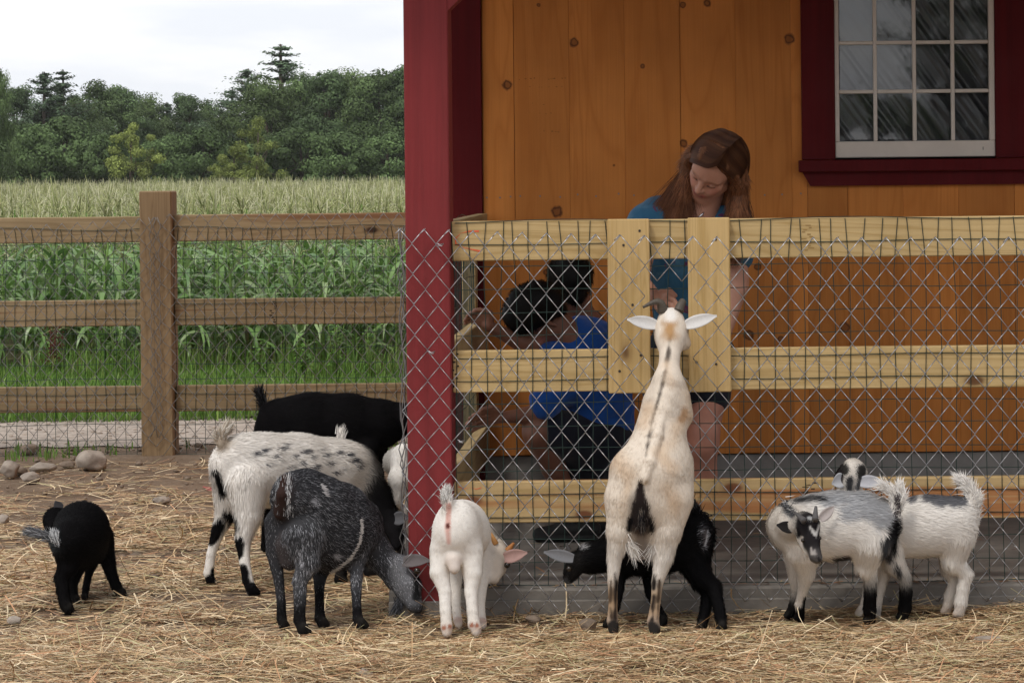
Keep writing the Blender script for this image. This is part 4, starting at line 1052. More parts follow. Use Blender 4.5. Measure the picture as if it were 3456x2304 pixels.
g.horn([g.p(880, 665, .24), g.p(905, 630, .24), g.p(938, 590, .24)], 0.012, 0.004, (0.38, 0.15, 0.04))
g.eye(g.p(872, 800, .19), 0.010)
g.tails.append(([g.p(315, 280, -.04), g.p(300, 190, -.05), g.p(300, 110, -.03)], [(0.72, .70, .68), (0.55, .52, .48), (0.3, .28, .26)], 0.034, 620, 0.0013, 0.30))
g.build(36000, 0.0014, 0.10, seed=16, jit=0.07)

# 7 the cream goat on its hind legs
g = Goat('tall cream goat with dark spine stripe standing on hind legs against the fence', (0, 0, 1.0), 7.96, (0.05, 1))
g.chain([(2264, 1080, .22, 44), (2264, 1115, .21, 53), (2263, 1150, .18, 47), (2260, 1210, .14, 32), (2254, 1280, .11, 37)], CREAM, 0.010, 0.04)
g.chain([(2264, 1110, .26, 46), (2262, 1140, .34, 34), (2258, 1160, .40, 24)], CREAM, 0.008, 0.03)
g.chain([(2264, 1150, .24, 50), (2310, 1160, .22, 22)], CREAM2, 0.008, 0.03)
g.chain([(2254, 1300, .10, 40), (2243, 1380, .09, 60), (2226, 1480, .06, 83), (2200, 1600, .02, 117), (2190, 1690, .0, 98)], CREAM, 0.014, 0.06)
g.chain([(2286, 1345, .11, 40), (2302, 1400, .11, 36)], CREAM2, 0.012, 0.05)
g.chain([(2214, 1350, .11, 34), (2200, 1410, .11, 32)], CREAM, 0.012, 0.05)
g.chain([(2266, 1570, .06, 68), (2272, 1640, .05, 62)], CREAM, 0.014, 0.05)
g.chain([(2250, 1300, .066, 10), (2238, 1380, .028, 14), (2219, 1470, -.028, 18), (2194, 1560, -.080, 20), (2176, 1612, -.098, 16)], CREAM, 0.014, 0.06)
g.chain([(2120, 1590, .0, 52), (2104, 1680, .0, 52)], CREAM, 0.014, 0.05)
g.leg([(2115, 1690, 72), (2096, 1790, 50), (2074, 1880, 25), (2068, 1962, 18), (2069, 2030, 14.5), (2067, 2092, 19), (2070, 2126, 19)], .0, [CREAM, WHT2, WHT2, (0.30, .20, .12), (0.36, .25, .16), (0.40, .32, .27)], fls=[.014, .03, .014, .006, .006, .006], hoof=(0.035, .03, .03))
g.leg([(2262, 1690, 78), (2246, 1790, 56), (2240, 1880, 33), (2219, 1962, 20), (2213, 2030, 16), (2204, 2096, 20), (2210, 2130, 20)], .0, [CREAM, WHT2, WHT2, (0.38, .28, .19), (0.36, .25, .16), (0.40, .32, .27)], fls=[.014, .03, .014, .006, .006, .006], hoof=(0.035, .03, .03))
g.leg([(2225, 1380, 40), (2212, 1440, 26), (2208, 1460, 20), (2210, 1490, 15), (2212, 1520, 16)], .14, [CREAM], yh=.27)
g.leg([(2280, 1380, 40), (2285, 1440, 26), (2286, 1460, 20), (2288, 1490, 15), (2290, 1520, 16)], .14, [CREAM], yh=.27)
g.chain([(2165, 1690, -.05, 44), (2164, 1760, -.05, 38)], (0.05, .035, .03), 0.012, 0.03)
g.chain([(2168, 1800, -.01, 40), (2170, 1862, -.0, 26)], (0.20, .165, .14), 0.006, 0.03)
sp = [(2264, 1120), (2255, 1190), (2246, 1255), (2228, 1330), (2205, 1400), (2190, 1470), (2180, 1540)]
for i, (a, b) in enumerate(zip(sp[:-1], sp[1:])):
    dyy = [.15, .10, .05, 0.0, -.03, -.06][i]
    g.paintz(a, b, 5 if i < 5 else 1.5, (0.11, .09, .075), 6, 5)
g.paintz((2262, 1090), (2262, 1130), 20, (0.42, .25, .12), 20, 12)
g.paintz((2161, 1622), (2164, 1715), 3, (0.02, .014, .013), 5, 5, rb=34)
g.paintz((2164, 1712), (2164, 1745), 34, (0.02, .015, .014), 6, 10, rb=40)
g.paintz((2128, 1760), (2122, 1790), 9, BLK, 6, 6); g.paintz((2196, 1760), (2202, 1790), 9, BLK, 6, 6)
for (xa, ya, xb, yb, rr_) in ((2080, 1540, 2110, 1600, 26), (2230, 1530, 2260, 1570, 30), (2120, 1640, 2110, 1690, 24), (2250, 1640, 2270, 1700, 30), (2285, 1450, 2270, 1500, 22), (2190, 1380, 2175, 1430, 16), (2250, 1230, 2270, 1290, 14)):
    g.paintz((xa, ya), (xb, yb), rr_ * .8, (0.62, .48, .35), 30, 26, 22)
g.paintz((2310, 1390), (2305, 1410), 16, (0.46, .29, .17), 14, 10)
BR = (0.055, .038, .026)
for (a, b, r_, c_) in (((2076, 1935), (2080, 1990), 6, (0.02, .016, .014)), ((2062, 1960), (2060, 2030), 5, BR), ((2078, 2000), (2076, 2085), 6, (0.03, .022, .018)), ((2060, 2050), (2062, 2085), 4, BR), ((2068, 2100), (2068, 2108), 8, (0.10, .075, .06)), ((2068, 2118), (2072, 2140), 24, (0.03, .026, .024)),
                       ((2210, 1940), (2206, 1985), 7, (0.02, .016, .014)), ((2226, 1955), (2220, 2030), 5, BR), ((2206, 2010), (2202, 2090), 6, (0.03, .022, .018)), ((2222, 2040), (2218, 2085), 4, (0.03, .022, .018)), ((2198, 2106), (2200, 2112), 8, (0.08, .06, .05)), ((2206, 2122), (2212, 2142), 24, (0.03, .026, .024))):
    g.paintz(a, b, r_, c_, 5, 6)
g.paintz((2264, 1055), (2264, 1062), 22, WHT, 14, 8)
g.ear(g.p(2215, 1098, .20), g.p(2116, 1078, .18), 0.021, (0, -1, 0.35), (0.70, 0.68, 0.66))
g.ear(g.p(2316, 1098, .20), g.p(2420, 1066, .18), 0.021, (0, -1, 0.35), (0.72, 0.70, 0.68))
g.horn([g.p(2236, 1052, .21), g.p(2228, 1022, .20), g.p(2206, 1020, .19), g.p(2170, 1037, .18)], 0.0175, 0.004, DHORN)
g.horn([g.p(2290, 1050, .21), g.p(2297, 1030, .22), g.p(2306, 1015, .23)], 0.0165, 0.011, DHORN)
g.tails.append(([g.p(2100, 1770, -.03), g.p(2125, 1830, -.03), g.p(2140, 1850, -.02)], [WHT, (0.62, .56, .5)], 0.05, 420, 0.0012, 0.30))
g.tails.append(([g.p(2235, 1770, -.03), g.p(2210, 1830, -.03), g.p(2200, 1852, -.02)], [WHT, (0.62, .56, .5)], 0.05, 420, 0.0012, 0.30))
g.tails.append(([g.p(2165, 1700, -.09), g.p(2166, 1770, -.085)], [BLK2, (0.05, .04, .035), (0.12, .10, .08)], 0.035, 200, 0.0010, 0.25))
g.build(46000, 0.0014, 0.10, seed=17, jit=0.08)

# 8 black kid behind the cream goat's legs
g = Goat("fluffy black goat sniffing left behind the cream goat's hind legs", (1800, 1620, 2.851), 8.12, (-1, 0.1))
g.chain([(640, 720, .02, 125), (800, 700, .02, 165), (1000, 690, .02, 195), (1250, 650, .02, 215), (1500, 570, .01, 190), (1560, 520, 0, 165)], BLK, 0.026, 0.06)
g.chain([(420, 780, -.02, 92), (520, 760, -.01, 112), (680, 720, .01, 130)], BLK, 0.022, 0.05)
g.chain([(335, 950, -.04, 44), (360, 900, -.04, 66), (410, 800, -.03, 92)], (0.016, .014, .013), 0.010, 0.03)
g.chain([(1590, 430, -.0, 60), (1560, 310, .0, 42), (1520, 240, .0, 30), (1490, 250, .0, 20)], BLK, 0.03, 0.02)
g.leg([(1540, 720, 160), (1610, 920, 98), (1735, 1020, 64), (1765, 1140, 52), (1800, 1300, 50), (1820, 1425, 54)], .0, [BLK], fls=[.026, .024, .02, .018, .014])
g.leg([(1540, 800, 130), (1610, 960, 90), (1680, 1070, 56), (1665, 1200, 48), (1635, 1330, 46), (1620, 1412, 48)], .06, [BLK], fls=[.026, .024, .02, .018, .014])
g.leg([(820, 850, 80), (830, 1030, 42), (800, 1210, 34), (745, 1330, 36), (715, 1388, 40)], .02, [BLK], fl=0.014)
g.leg([(1120, 900, 75), (1120, 1070, 44), (1190, 1220, 38), (1240, 1320, 44), (1252, 1358, 46)], .08, [BLK], fl=0.014)
g.paintz((440, 645), (480, 660), 18, (0.5, .48, .48), 10, 8); g.paintz((310, 960), (330, 985), 18, (0.10, .10, .10), 8, 6)
g.paintz((1640, 480), (1640, 600), 40, (0.07, .06, .062), 16, 12, fl=0.003)
for pts in ([(1580, 430), (1590, 560), (1620, 640)], [(1680, 480), (1670, 580), (1640, 640)]):
    for a, b in zip(pts[:-1], pts[1:]): g.paintz(a, b, 7, (0.42, .42, .44), 5, 4)
g.ear(g.p(385, 755, -.08), g.p(100, 690, -.09), 0.019, (0.1, -1, 0.3), (0.20, 0.20, 0.215), inner=(0.20, .20, .21))
g.horn([g.p(345, 670, -.03), g.p(332, 640, -.03), g.p(320, 604, -.03)], 0.009, 0.003, (0.05, .045, .045))
g.horn([g.p(470, 640, .04), g.p(490, 615, .04), g.p(500, 600, .04)], 0.009, 0.003, (0.12, .11, .11))
g.eye(g.p(345, 850, -.085), 0.009)
g.tails.append(([g.p(1600, 430, .0), g.p(1570, 320, .0), g.p(1520, 230, .0), g.p(1480, 250, .0)], [BLK, BLK2, (0.03, .03, .03), (0.08, .08, .085)], 0.040, 700, 0.0013, 0.35))
g.tails.append(([g.p(1640, 300, .0), g.p(1690, 450, .0), g.p(1720, 560, .0)], [BLK, BLK2, (0.05, .05, .05)], 0.030, 260, 0.0013, 0.6))
g.build(30000, 0.0014, 0.26, seed=18, jit=0.5, mott=((0.06, .06, .066), .14))

# 10 white kid looking away over the other's back
g = Goat('white goat with a grey back patch looking away, rump to the right', (2560, 1520, 2.6135), 8.165, (-1, 0.15))
g.chain([(900, 560, .02, 150), (1080, 650, .01, 200), (1300, 680, .01, 228), (1500, 662, .0, 240), (1720, 615, -.01, 208)], WHT, 0.026, 0.06)
g.chain([(800, 300, .03, 92), (800, 400, .03, 105), (880, 520, .03, 140)], WHT2, 0.02, 0.05)
g.chain([(730, 240, .055, 58), (770, 230, .04, 84), (830, 200, .03, 100), (820, 260, .03, 98)], WHT2, 0.012, 0.03)
g.chain([(830, 140, .03, 52), (870, 180, .03, 60)], WHT2, 0.012, 0.03)
g.chain([(1840, 520, -.02, 70), (1890, 450, -.03, 62), (1860, 340, -.03, 48), (1810, 300, -.02, 22)], WHT, 0.03, 0.03)
g.leg([(1740, 780, 160), (1715, 960, 105), (1825, 1080, 58), (1805, 1200, 52), (1785, 1330, 56), (1775, 1425, 52)], -.02, [WHT], fls=[.026, .024, .02, .018, .014], hoof=(0.36, .28, .22), yh=-.02)
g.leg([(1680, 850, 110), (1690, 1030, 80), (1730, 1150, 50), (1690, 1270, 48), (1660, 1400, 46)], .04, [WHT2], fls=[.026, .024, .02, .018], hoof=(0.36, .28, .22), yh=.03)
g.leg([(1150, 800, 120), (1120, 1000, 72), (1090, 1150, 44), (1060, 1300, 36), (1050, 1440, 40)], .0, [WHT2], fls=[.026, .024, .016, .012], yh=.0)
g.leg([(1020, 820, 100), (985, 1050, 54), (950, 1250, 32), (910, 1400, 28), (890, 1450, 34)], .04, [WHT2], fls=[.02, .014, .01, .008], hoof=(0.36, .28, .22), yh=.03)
DG = (0.135, .135, .147)
g.paintz((1450, 410), (1780, 440), 52, DG, 26, 20); g.paintz((1500, 440), (1720, 470), 40, DG, 26, 20); g.paintz((1480, 400), (1760, 410), 50, DG, 20, 10)
g.paintz((1310, 440), (1340, 430), 30, DG, 16, 10)
g.paintz((715, 140), (740, 150), 52, (0.035, .033, .03), 10, 10); g.paintz((700, 200), (690, 240), 50, (0.025, .02, .02), 10, 10)
g.paintz((900, 150), (900, 215), 42, (0.03, .028, .026), 10, 8); g.paintz((800, 250), (800, 385), 34, (0.04, .04, .043), 14, 12)
g.paintz((890, 240), (870, 330), 18, (0.10, .10, .105), 12, 8)
g.ear(g.p(900, 280, .0), g.p(1100, 272, -.02), 0.021, (0, -1, 0.35), (0.46, .455, .48), droop=0.03)
g.ear(g.p(740, 255, .01), g.p(645, 280, -.02), 0.024, (0, -1, 0.1), (0.50, .50, .52), droop=0.10)
g.horn([g.p(905, 160, .03), g.p(925, 150, .03), g.p(950, 152, .03)], 0.012, 0.003, (0.05, .045, .04))
g.tails.append(([g.p(1850, 520, -.02), g.p(1900, 430, -.04), g.p(1860, 320, -.04), g.p(1800, 270, -.03)], [WHT, (0.72, .69, .66), (0.6, .56, .52)], 0.045, 900, 0.0013, 0.32))
g.tails.append(([g.p(1880, 620, -.03), g.p(1910, 520, -.04), g.p(1920, 430, -.04)], [WHT, (0.72, .69, .66)], 0.035, 380, 0.0013, 0.4))
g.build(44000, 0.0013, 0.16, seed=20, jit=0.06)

# 9 grey-white kid with the black face, looking at the camera
g = Goat('grey and white goat with black face and small horns turning its head', (2560, 1520, 2.6135), 8.06, (-1, -0.1))
UW = (0.52, .50, .49)
g.chain([(280, 690, .0, 165), (400, 700, .0, 225), (620, 690, .0, 250), (880, 660, .0, 258), (1060, 640, .0, 195)], WHT, 0.026, 0.06)
g.chain([(420, 560, .0, 130), (650, 520, .0, 130), (920, 520, .0, 135), (1050, 540, 0, 120)], UW, 0.026, 0.05)
g.chain([(250, 640, -.01, 135), (290, 640, -.07, 120), (370, 650, -.13, 98)], WHT2, 0.022, 0.05)
g.chain([(420, 640, -.15, 92), (440, 660, -.17, 96), (470, 800, -.20, 68), (505, 920, -.23, 48)], (0.016, .014, .015), 0.007, 0.022)
g.chain([(400, 780, -.15, 62), (450, 900, -.19, 42)], WHT2, 0.008, 0.02)
g.chain([(500, 930, -.23, 45), (522, 952, -.235, 35)], (0.13, .12, .115), 0.004, 0.015)
g.chain([(480, 955, -.21, 28), (515, 982, -.22, 21)], (0.36, .33, .31), 0.004, 0.012)
g.leg([(390, 880, 130), (420, 1060, 80), (395, 1220, 44), (365, 1350, 42), (368, 1468, 50)], -.04, [WHT, WHT, WHT2, WHT2], fls=[.026, .018, .012, .012])
g.leg([(320, 900, 100), (322, 1120, 52), (328, 1250, 38), (305, 1370, 42), (280, 1448, 48)], .06, [WHT, WHT2, BLK, BLK], fls=[.022, .014, .012, .012])
g.leg([(985, 820, 175), (950, 1000, 100), (985, 1110, 58), (985, 1250, 52), (980, 1390, 56), (988, 1490, 56)], -.04, [WHT, WHT, BLK, BLK, BLK], fls=[.030, .026, .018, .018, .014])
g.leg([(1150, 780, 125), (1195, 980, 90), (1285, 1110, 58), (1300, 1240, 54), (1292, 1380, 56), (1278, 1462, 54)], .06, [WHT, WHT2, BLK, BLK, BLK], fls=[.030, .026, .018, .018, .014])
g.chain([(1140, 600, -.02, 60), (1190, 500, -.03, 36), (1205, 400, -.03, 26), (1160, 330, -.03, 14)], WHT2, 0.02, 0.02)
for (x, y, w, h) in ((700, 430, 300, 36), (900, 470, 200, 40), (1020, 520, 120, 50), (860, 560, 160, 26), (1080, 600, 60, 50), (760, 540, 90, 20)):
    g.paintz((x - w / 2, y), (x + w / 2, y), h + 30, (0.36, .36, .37), 40, 40)
g.paintz((300, 440), (560, 425), 22, (0.03, .03, .032), 16, 14); g.paintz((220, 480), (290, 560), 36, (0.06, .06, .065), 20, 20)
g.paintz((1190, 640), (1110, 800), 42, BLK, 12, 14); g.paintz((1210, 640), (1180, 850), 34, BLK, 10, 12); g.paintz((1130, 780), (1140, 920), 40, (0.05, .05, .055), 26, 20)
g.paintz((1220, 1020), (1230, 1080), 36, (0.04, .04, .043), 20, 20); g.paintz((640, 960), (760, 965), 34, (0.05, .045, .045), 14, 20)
g.paintz((330, 1440), (290, 1480), 46, BLK, 8, 6); g.paintz((380, 1410), (370, 1490), 48, BLK, 8, 10); g.paintz((420, 1290), (405, 1400), 22, BLK, 8, 10)
# face: blaze, cheek, muzzle
for (a, b, r_, c_, d_) in (((455, 670), (500, 740), 11, (0.46, .44, .42), -.27), ((540, 650), (505, 745), 9, (0.46, .44, .42), -.26), ((462, 860), (470, 905), 9, (0.30, .27, .25), -.265), ((495, 880), (505, 915), 8, (0.26, .235, .22), -.265), ((470, 900), (498, 915), 9, (0.32, .29, .27), 0),
                           ((450, 590), (470, 600), 16, (0.4, .4, .4), -.25), ((375, 770), (365, 800), 22, (0.50, .46, .42), -.19), ((528, 950), (535, 965), 15, (0.02, .018, .018), -.265), ((360, 640), (350, 740), 24, (0.016, .014, .015), -.17)):
    g.paintz(a, b, r_, c_, 7, 5, 60)
g.ear(g.p(310, 690, -.13), g.p(158, 655, -.14), 0.018, (0.1, -1, 0.3), (0.55, .52, .50), inner=(0.022, .02, .02), cup=0.3)
g.ear(g.p(540, 605, -.13), g.p(665, 492, -.11), 0.016, (-0.5, -1, -0.5), (0.52, .46, .44))
g.horn([g.p(405, 620, -.22), g.p(360, 580, -.20), g.p(318, 540, -.18)], 0.0115, 0.003, (0.085, .08, .08))
g.horn([g.p(500, 610, -.22), g.p(502, 550, -.20), g.p(507, 488, -.19)], 0.0110, 0.004, (0.095, .09, .09))
g.eye(g.p(392, 790, -.208), 0.0065); g.eye(g.p(538, 770, -.198), 0.0065)
g.tails.append(([g.p(1150, 610, -.03), g.p(1200, 480, -.04), g.p(1190, 380, -.04), g.p(1120, 320, -.04)], [WHT, (0.72, .69, .66), (0.6, .56, .52)], 0.048, 420, 0.0012, 0.36))
g.tails.append(([g.p(1230, 560, -.03), g.p(1270, 420, -.03), g.p(1250, 320, -.03)], [WHT, (0.72, .69, .66)], 0.036, 320, 0.0013, 0.35))
g.tails.append(([g.p(1215, 600, -.05), g.p(1225, 480, -.055), g.p(1217, 400, -.05)], [(0.05, .04, .04), (0.08, .07, .07)], 0.014, 130, 0.0014, 0.05))
g.tails.append(([g.p(230, 440, .0), g.p(270, 520, -.06), g.p(300, 570, -.1)], [(0.05, .05, .055), (0.3, .3, .31), WHT], 0.035, 320, 0.0013, 0.6))
g.build(46000, 0.0012, 0.16, seed=19, jit=0.06)
# ------------------------------------------------------------------ straw, stones, grass
def ribbons_flat(n, x, y, z, ang, L, w, pitch, bend, seed):
    """n curved flat straws -> verts, quads (3 segments each)"""
    g = np.random.default_rng(seed)
    t = np.linspace(-0.5, 0.5, 4)
    c, s = np.cos(ang), np.sin(ang)
    V = np.zeros((n, 4, 2, 3))
    for i, q in enumerate(t):
        px = x + c * L * q - s * bend * (q * q) * 4 * L; py = y + s * L * q + c * bend * (q * q) * 4 * L
        pz = z + np.sin(pitch) * L * q + 0.02 * L * (0.25 - q * q)
        tw = g.normal(0, 0.25, n) if i == 0 else tw
        for k, sg in enumerate((-1, 1)):
            V[:, i, k, 0] = px - s * w * sg * np.cos(tw); V[:, i, k, 1] = py + c * w * sg * np.cos(tw); V[:, i, k, 2] = pz + w * sg * np.sin(tw)
    V = V.reshape(n, 8, 3)
    b = np.arange(n)[:, None] * 8
    f = np.concatenate([b + np.array([[0, 2, 3, 1]]), b + np.array([[2, 4, 5, 3]]), b + np.array([[4, 6, 7, 5]])])
    return V.reshape(-1, 3), f
def straw_heap(x, y):
    """the straw lies deeper in the foreground and against the porch on the right"""
    a = sstep(7.85, 7.3, y) * 0.024
    b = sstep(7.7, 8.15, y) * sstep(0.25, 0.7, x) * 0.045 * sstep(8.30, 8.2, y) * 0.45
    return a + b
g_ = np.random.default_rng(5)
M_straw = attr_mat('straw', rough=0.65, spec=0.25, var=0.10, scale=40)
PAL = np.array([(0.60, 0.46, 0.29), (0.52, 0.38, 0.23), (0.72, 0.60, 0.43), (0.40, 0.27, 0.155), (0.44, 0.41, 0.24), (0.27, 0.165, 0.095), (0.78, 0.68, 0.51), (0.46, 0.27, 0.165)])
def straw(name, n, ymin, ymax, dens, Lr, wr, zr, seed, label=None, slabz=None, xr=None, pal=None):
    g = np.random.default_rng(seed)
    y = g.uniform(ymin, ymax, n * 3); x = g.uniform(-0.275, 0.145, n * 3) * y if xr is None else g.uniform(xr[0], xr[1], n * 3)
    keep = g.random(n * 3) < dens(x, y)
    if slabz is None: keep &= ~((x > -0.92) & (y > 8.285))
    x, y = x[keep][:n], y[keep][:n]; n = len(x)
    near = np.zeros(n, bool)
    for f in FEET: near |= (np.abs(x - f[0]) < 0.075) & (y < f[1] + .02) & (y > f[1] - 0.16)   # trodden flat where hooves stand
    low = near & (g.random(n) < .97)
    L = np.exp(g.uniform(math.log(Lr[0]), math.log(Lr[1]), n)); w = g.uniform(wr[0], wr[1], n)
    lay = g.random(n) ** 2.2; lay[low] *= 0.08
    z = (ground_z(x, y) if slabz is None else slabz) + 0.002 + lay * (zr + straw_heap(x, y) if slabz is None else zr)
    ang = np.where(g.random(n) < 0.45, g.normal(0.05, 0.35, n), g.uniform(0, math.pi, n))
    pitch = g.normal(0, 0.10, n) + (g.random(n) < 0.05) * g.normal(0, 0.5, n); pitch[low] *= 0.2
    z = z + np.abs(np.sin(pitch)) * L * 0.45
    V, f = ribbons_flat(n, x, y, z, ang, L, w, pitch, g.normal(0, 0.06, n), seed)
    P_ = PAL if pal is None else pal
    c = P_[g.choice(len(P_), n, p=None)] * np.array([1.06, 0.99, 0.88]) * g.uniform(0.7, 1.15, n)[:, None]
    return tag(mesh_np(name, V, f, M_straw, None, False, np.repeat(c, 8, axis=0)), label, 'straw' if label else None, kind='stuff')
straw('straw_bedding', 52000, 6.7, 8.35, lambda x, y: 0.25 + 0.75 * sstep(8.2, 7.7, y) + 0.5 * sstep(0.2, 0.6, x), (0.02, 0.13), (0.0008, 0.0020), 0.011, 41)
straw('straw_litter', 30000, 8.2, 12.8, lambda x, y: (0.12 + 0.88 * sstep(12.2, 9.6, y)) * (0.25 + 0.75 * (vnoise(np.stack([x, y, 0 * x], 1), 3.0, 9) > 0.36)), (0.03, 0.18), (0.0010, 0.0024), 0.010, 42)
straw('slab_debris', 1800, 8.302, 9.9, lambda x, y: 0.06 + 0.94 * sstep(8.40, 8.31, y), (0.006, 0.05), (0.001, 0.0025), 0.004, 43, slabz=0.083, xr=(-0.9, 1.3),
      pal=np.array([(0.20, 0.105, 0.06), (0.26, 0.15, 0.09), (0.13, 0.07, 0.045), (0.42, 0.31, 0.17)]))
# loose upright hay stalks at the goats' noses
# stones
M_stone = plain('field_stone', (0.29, 0.245, 0.205), 0.92, 0.28, 16, 0.15, bumpst=0.7)
M_stone2 = plain('brown_stone', (0.19, 0.145, 0.11), 0.92, 0.28, 16, 0.15, bumpst=0.7)
def stone(x, y, wpx, hpx, label, mat=M_stone, seed=1, ang=0):
    """x, y: photo pixel (display scale) of the foot of the stone"""
    xs, ys = x * 3456 / 2352, y * 3456 / 2352
    Y = ground_hit(xs, ys, 0.0); base = P(xs, ys, Y)
    sc = 3456 / 2352 * Y / F
    rx, rz = wpx * sc / 2, hpx * sc / 2; ry = (rx + rz) / 2 * 1.05
    bm = bmesh.new(); bmesh.ops.create_icosphere(bm, subdivisions=4, radius=1.0)
    v = np.array([q.co[:] for q in bm.verts]); f = [[q.index for q in fc.verts] for fc in bm.faces]; bm.free()
    rr = np.random.default_rng(seed)
    for _ in range(9):
        n = rr.normal(0, 1, 3); n /= np.linalg.norm(n); h = rr.uniform(0.62, 0.86)
        d = v @ n; v = v - np.outer(np.maximum(d - h, 0) * 0.85, n)
    v = v * (1 + (vnoise(v + seed, 2.2, seed) - .5)[:, None] * 0.16 + (vnoise(v + seed, 7, seed) - .5)[:, None] * 0.04)
    v /= np.abs(v).max(0)
    ca, sa = math.cos(ang), math.sin(ang)
    v = v * np.array([rx, ry, rz]); v = np.stack([v[:, 0] * ca - v[:, 1] * sa, v[:, 0] * sa + v[:, 1] * ca, v[:, 2]], 1)
    v += base + np.array([0, ry, rz * 0.78])
    o = mesh_np('stone', v - np.array([base[0], base[1] + ry, 0]), f, mat, None, True)
    o.location = (base[0], base[1] + ry, 0)
    return tag(o, label, 'stone', 'stones lying in the yard')
stone(205, 1082, 78, 52, 'large pale boulder left of the fence post', seed=3)
stone(60, 1044, 50, 26, 'brown rounded stone just inside the far fence', M_stone2, 4)
stone(17, 1102, 46, 48, 'pale stone cut by the frame edge beside the flat one', seed=5)
stone(92, 1086, 66, 26, 'long flat tan stone between the boulder and the frame edge', seed=6)
stone(64, 1113, 48, 32, 'small pale lumpy stone in front of the flat one', seed=7)
stone(40, 1095, 40, 26, 'grey stone wedged behind the lumpy one', M_stone2, 8)
stone(150, 1076, 38, 18, 'low brown stone touching the boulder', M_stone2, 9)
stone(368, 1160, 46, 22, 'flat grey stone lying alone in the straw mid yard', seed=10)
stone(0, 1208, 34, 30, 'round pale stone half out of frame behind the black kid', seed=11)
stone(1350, 1450, 44, 32, "brown block stone in the straw before the cream goat's feet", M_stone2, 12)
stone(836, 1563, 44, 30, 'smooth tan stone at the bottom edge of the picture', seed=13)
stone(30, 1436, 36, 22, 'pale stone in the straw below the black kid', seed=14)
stone(2275, 1480, 70, 20, 'flat grey stone in the straw at lower right', seed=15)
stone(230, 1126, 30, 10, 'small flat brown stone below the boulder', M_stone2, 16)
stone(1225, 1432, 40, 20, 'brown stone beside the white buck kid hooves', M_stone2, 17)
stone(455, 1028, 22, 12, 'little brown stone at the foot of the far fence', M_stone2, 18)
M_pathstone = plain('path_pebble', (0.36, 0.30, 0.25), 0.95, 0.4, 9, 0.1, bumpst=0.5)
# pebbles and crumbs
def pebbles(name, n, x0, x1, y0, y1, rmin, rmax, mat, seed, z0=0.0):
    g = np.random.default_rng(seed)
    bm = bmesh.new(); bmesh.ops.create_icosphere(bm, subdivisions=1, radius=1.0)
    v0 = np.array([q.co[:] for q in bm.verts]); f0 = np.array([[q.index for q in fc.verts] for fc in bm.faces]); bm.free()
    x = g.uniform(x0, x1, n); y = g.uniform(y0, y1, n); r = rmin * (rmax / rmin) ** (g.random(n) ** 2.2)
    V = v0[None] * (r[:, None] * np.stack([g.uniform(.8, 1.5, n), g.uniform(.8, 1.3, n), g.uniform(.4, .8, n)], 1))[:, None, :]
    V = V * (1 + g.normal(0, .12, (n, len(v0), 1))); V += np.stack([x, y, ground_z(x, y) + z0 + r * 0.2], 1)[:, None, :]
    f = (f0[None] + (np.arange(n) * len(v0))[:, None, None]).reshape(-1, 3)
    return tag(mesh_np(name, V.reshape(-1, 3), f, mat, None, True), kind='stuff')
pebbles('pebbles', 700, -3.2, -0.8, 8.8, 13.6, 0.004, 0.022, M_stone2, 51)
pebbles('path_gravel', 1500, -4.2, -1.0, 13.4, 15.0, 0.003, 0.016, M_pathstone, 52)
# pink baling twine on the ground
tw = []
for i in range(60):
    a = i / 59 * 11.0
    xq, yq = 540 + 78 * math.cos(a) * (1 - .2 * math.sin(a * .7)), 1119 + 9 * math.sin(a * 1.13)
    Y = ground_hit(xq * 3456 / 2352, yq * 3456 / 2352, 0.012); q = P(xq * 3456 / 2352, yq * 3456 / 2352, Y); q[2] = ground_z(q[0], q[1]) + 0.008 + 0.004 * math.sin(a * 3); tw.append(q)
M_twine = plain('pink_twine', (0.42, 0.14, 0.12), 0.8, 0.2, 40, 0.1, bumpst=0)
tag(MB().tube(tw, 0.0022, 5).build('baling_twine', M_twine, None, True), 'loops of pink twine lying on the dirt behind the black kid', 'twine')

# grass blades
def blades(name, n, x0, x1, y0, y1, hmin, hmax, w, cols, seed, dens=None, lean=0.35, zoff=0.0):
    g = np.random.default_rng(seed)
    x = g.uniform(x0, x1, n); y = g.uniform(y0, y1, n)
    if dens is not None:
        k = g.random(n) < dens(x, y); x, y = x[k], y[k]; n = len(x)
    h = g.uniform(hmin, hmax, n); a = g.uniform(0, 2 * math.pi, n); l = np.abs(g.normal(0, lean, n)) * h
    sx, sy = np.cos(a + 1.57), np.sin(a + 1.57); ww = w * g.uniform(.6, 1.4, n)
    z = ground_z(x, y) + zoff
    b = np.stack([x, y, z], 1); m = b + np.stack([np.cos(a) * l * .3, np.sin(a) * l * .3, h * .6], 1); t = b + np.stack([np.cos(a) * l, np.sin(a) * l, h * (1 - 0.25 * (l / h))], 1)
    s = np.stack([sx * ww, sy * ww, 0 * ww], 1)
    V = np.stack([b - s, b + s, m + s * .8, m - s * .8, t], 1).reshape(-1, 3)
    i = np.arange(n) * 5
    f = np.concatenate([np.stack([i, i + 1, i + 2], 1), np.stack([i, i + 2, i + 3], 1), np.stack([i + 3, i + 2, i + 4], 1)])
    C = np.asarray(cols)[g.integers(0, len(cols), n)] * g.uniform(.7, 1.25, n)[:, None]
    nn = np.repeat(np.stack([g.normal(0, .3, n), -0.5 + g.normal(0, .3, n), np.full(n, 0.8)], 1), 5, axis=0); nn /= np.linalg.norm(nn, axis=1)[:, None]
    return tag(mesh_np(name, V, f, M_leaf, None, True, np.repeat(C, 5, axis=0)), kind='stuff')
M_leaf = attr_mat('green_leaf', rough=0.55, spec=0.25, var=0.15, scale=30, trans=0.25)
GC = [(0.12, 0.24, 0.035), (0.16, 0.29, 0.05), (0.09, 0.18, 0.03), (0.22, 0.32, 0.08)]
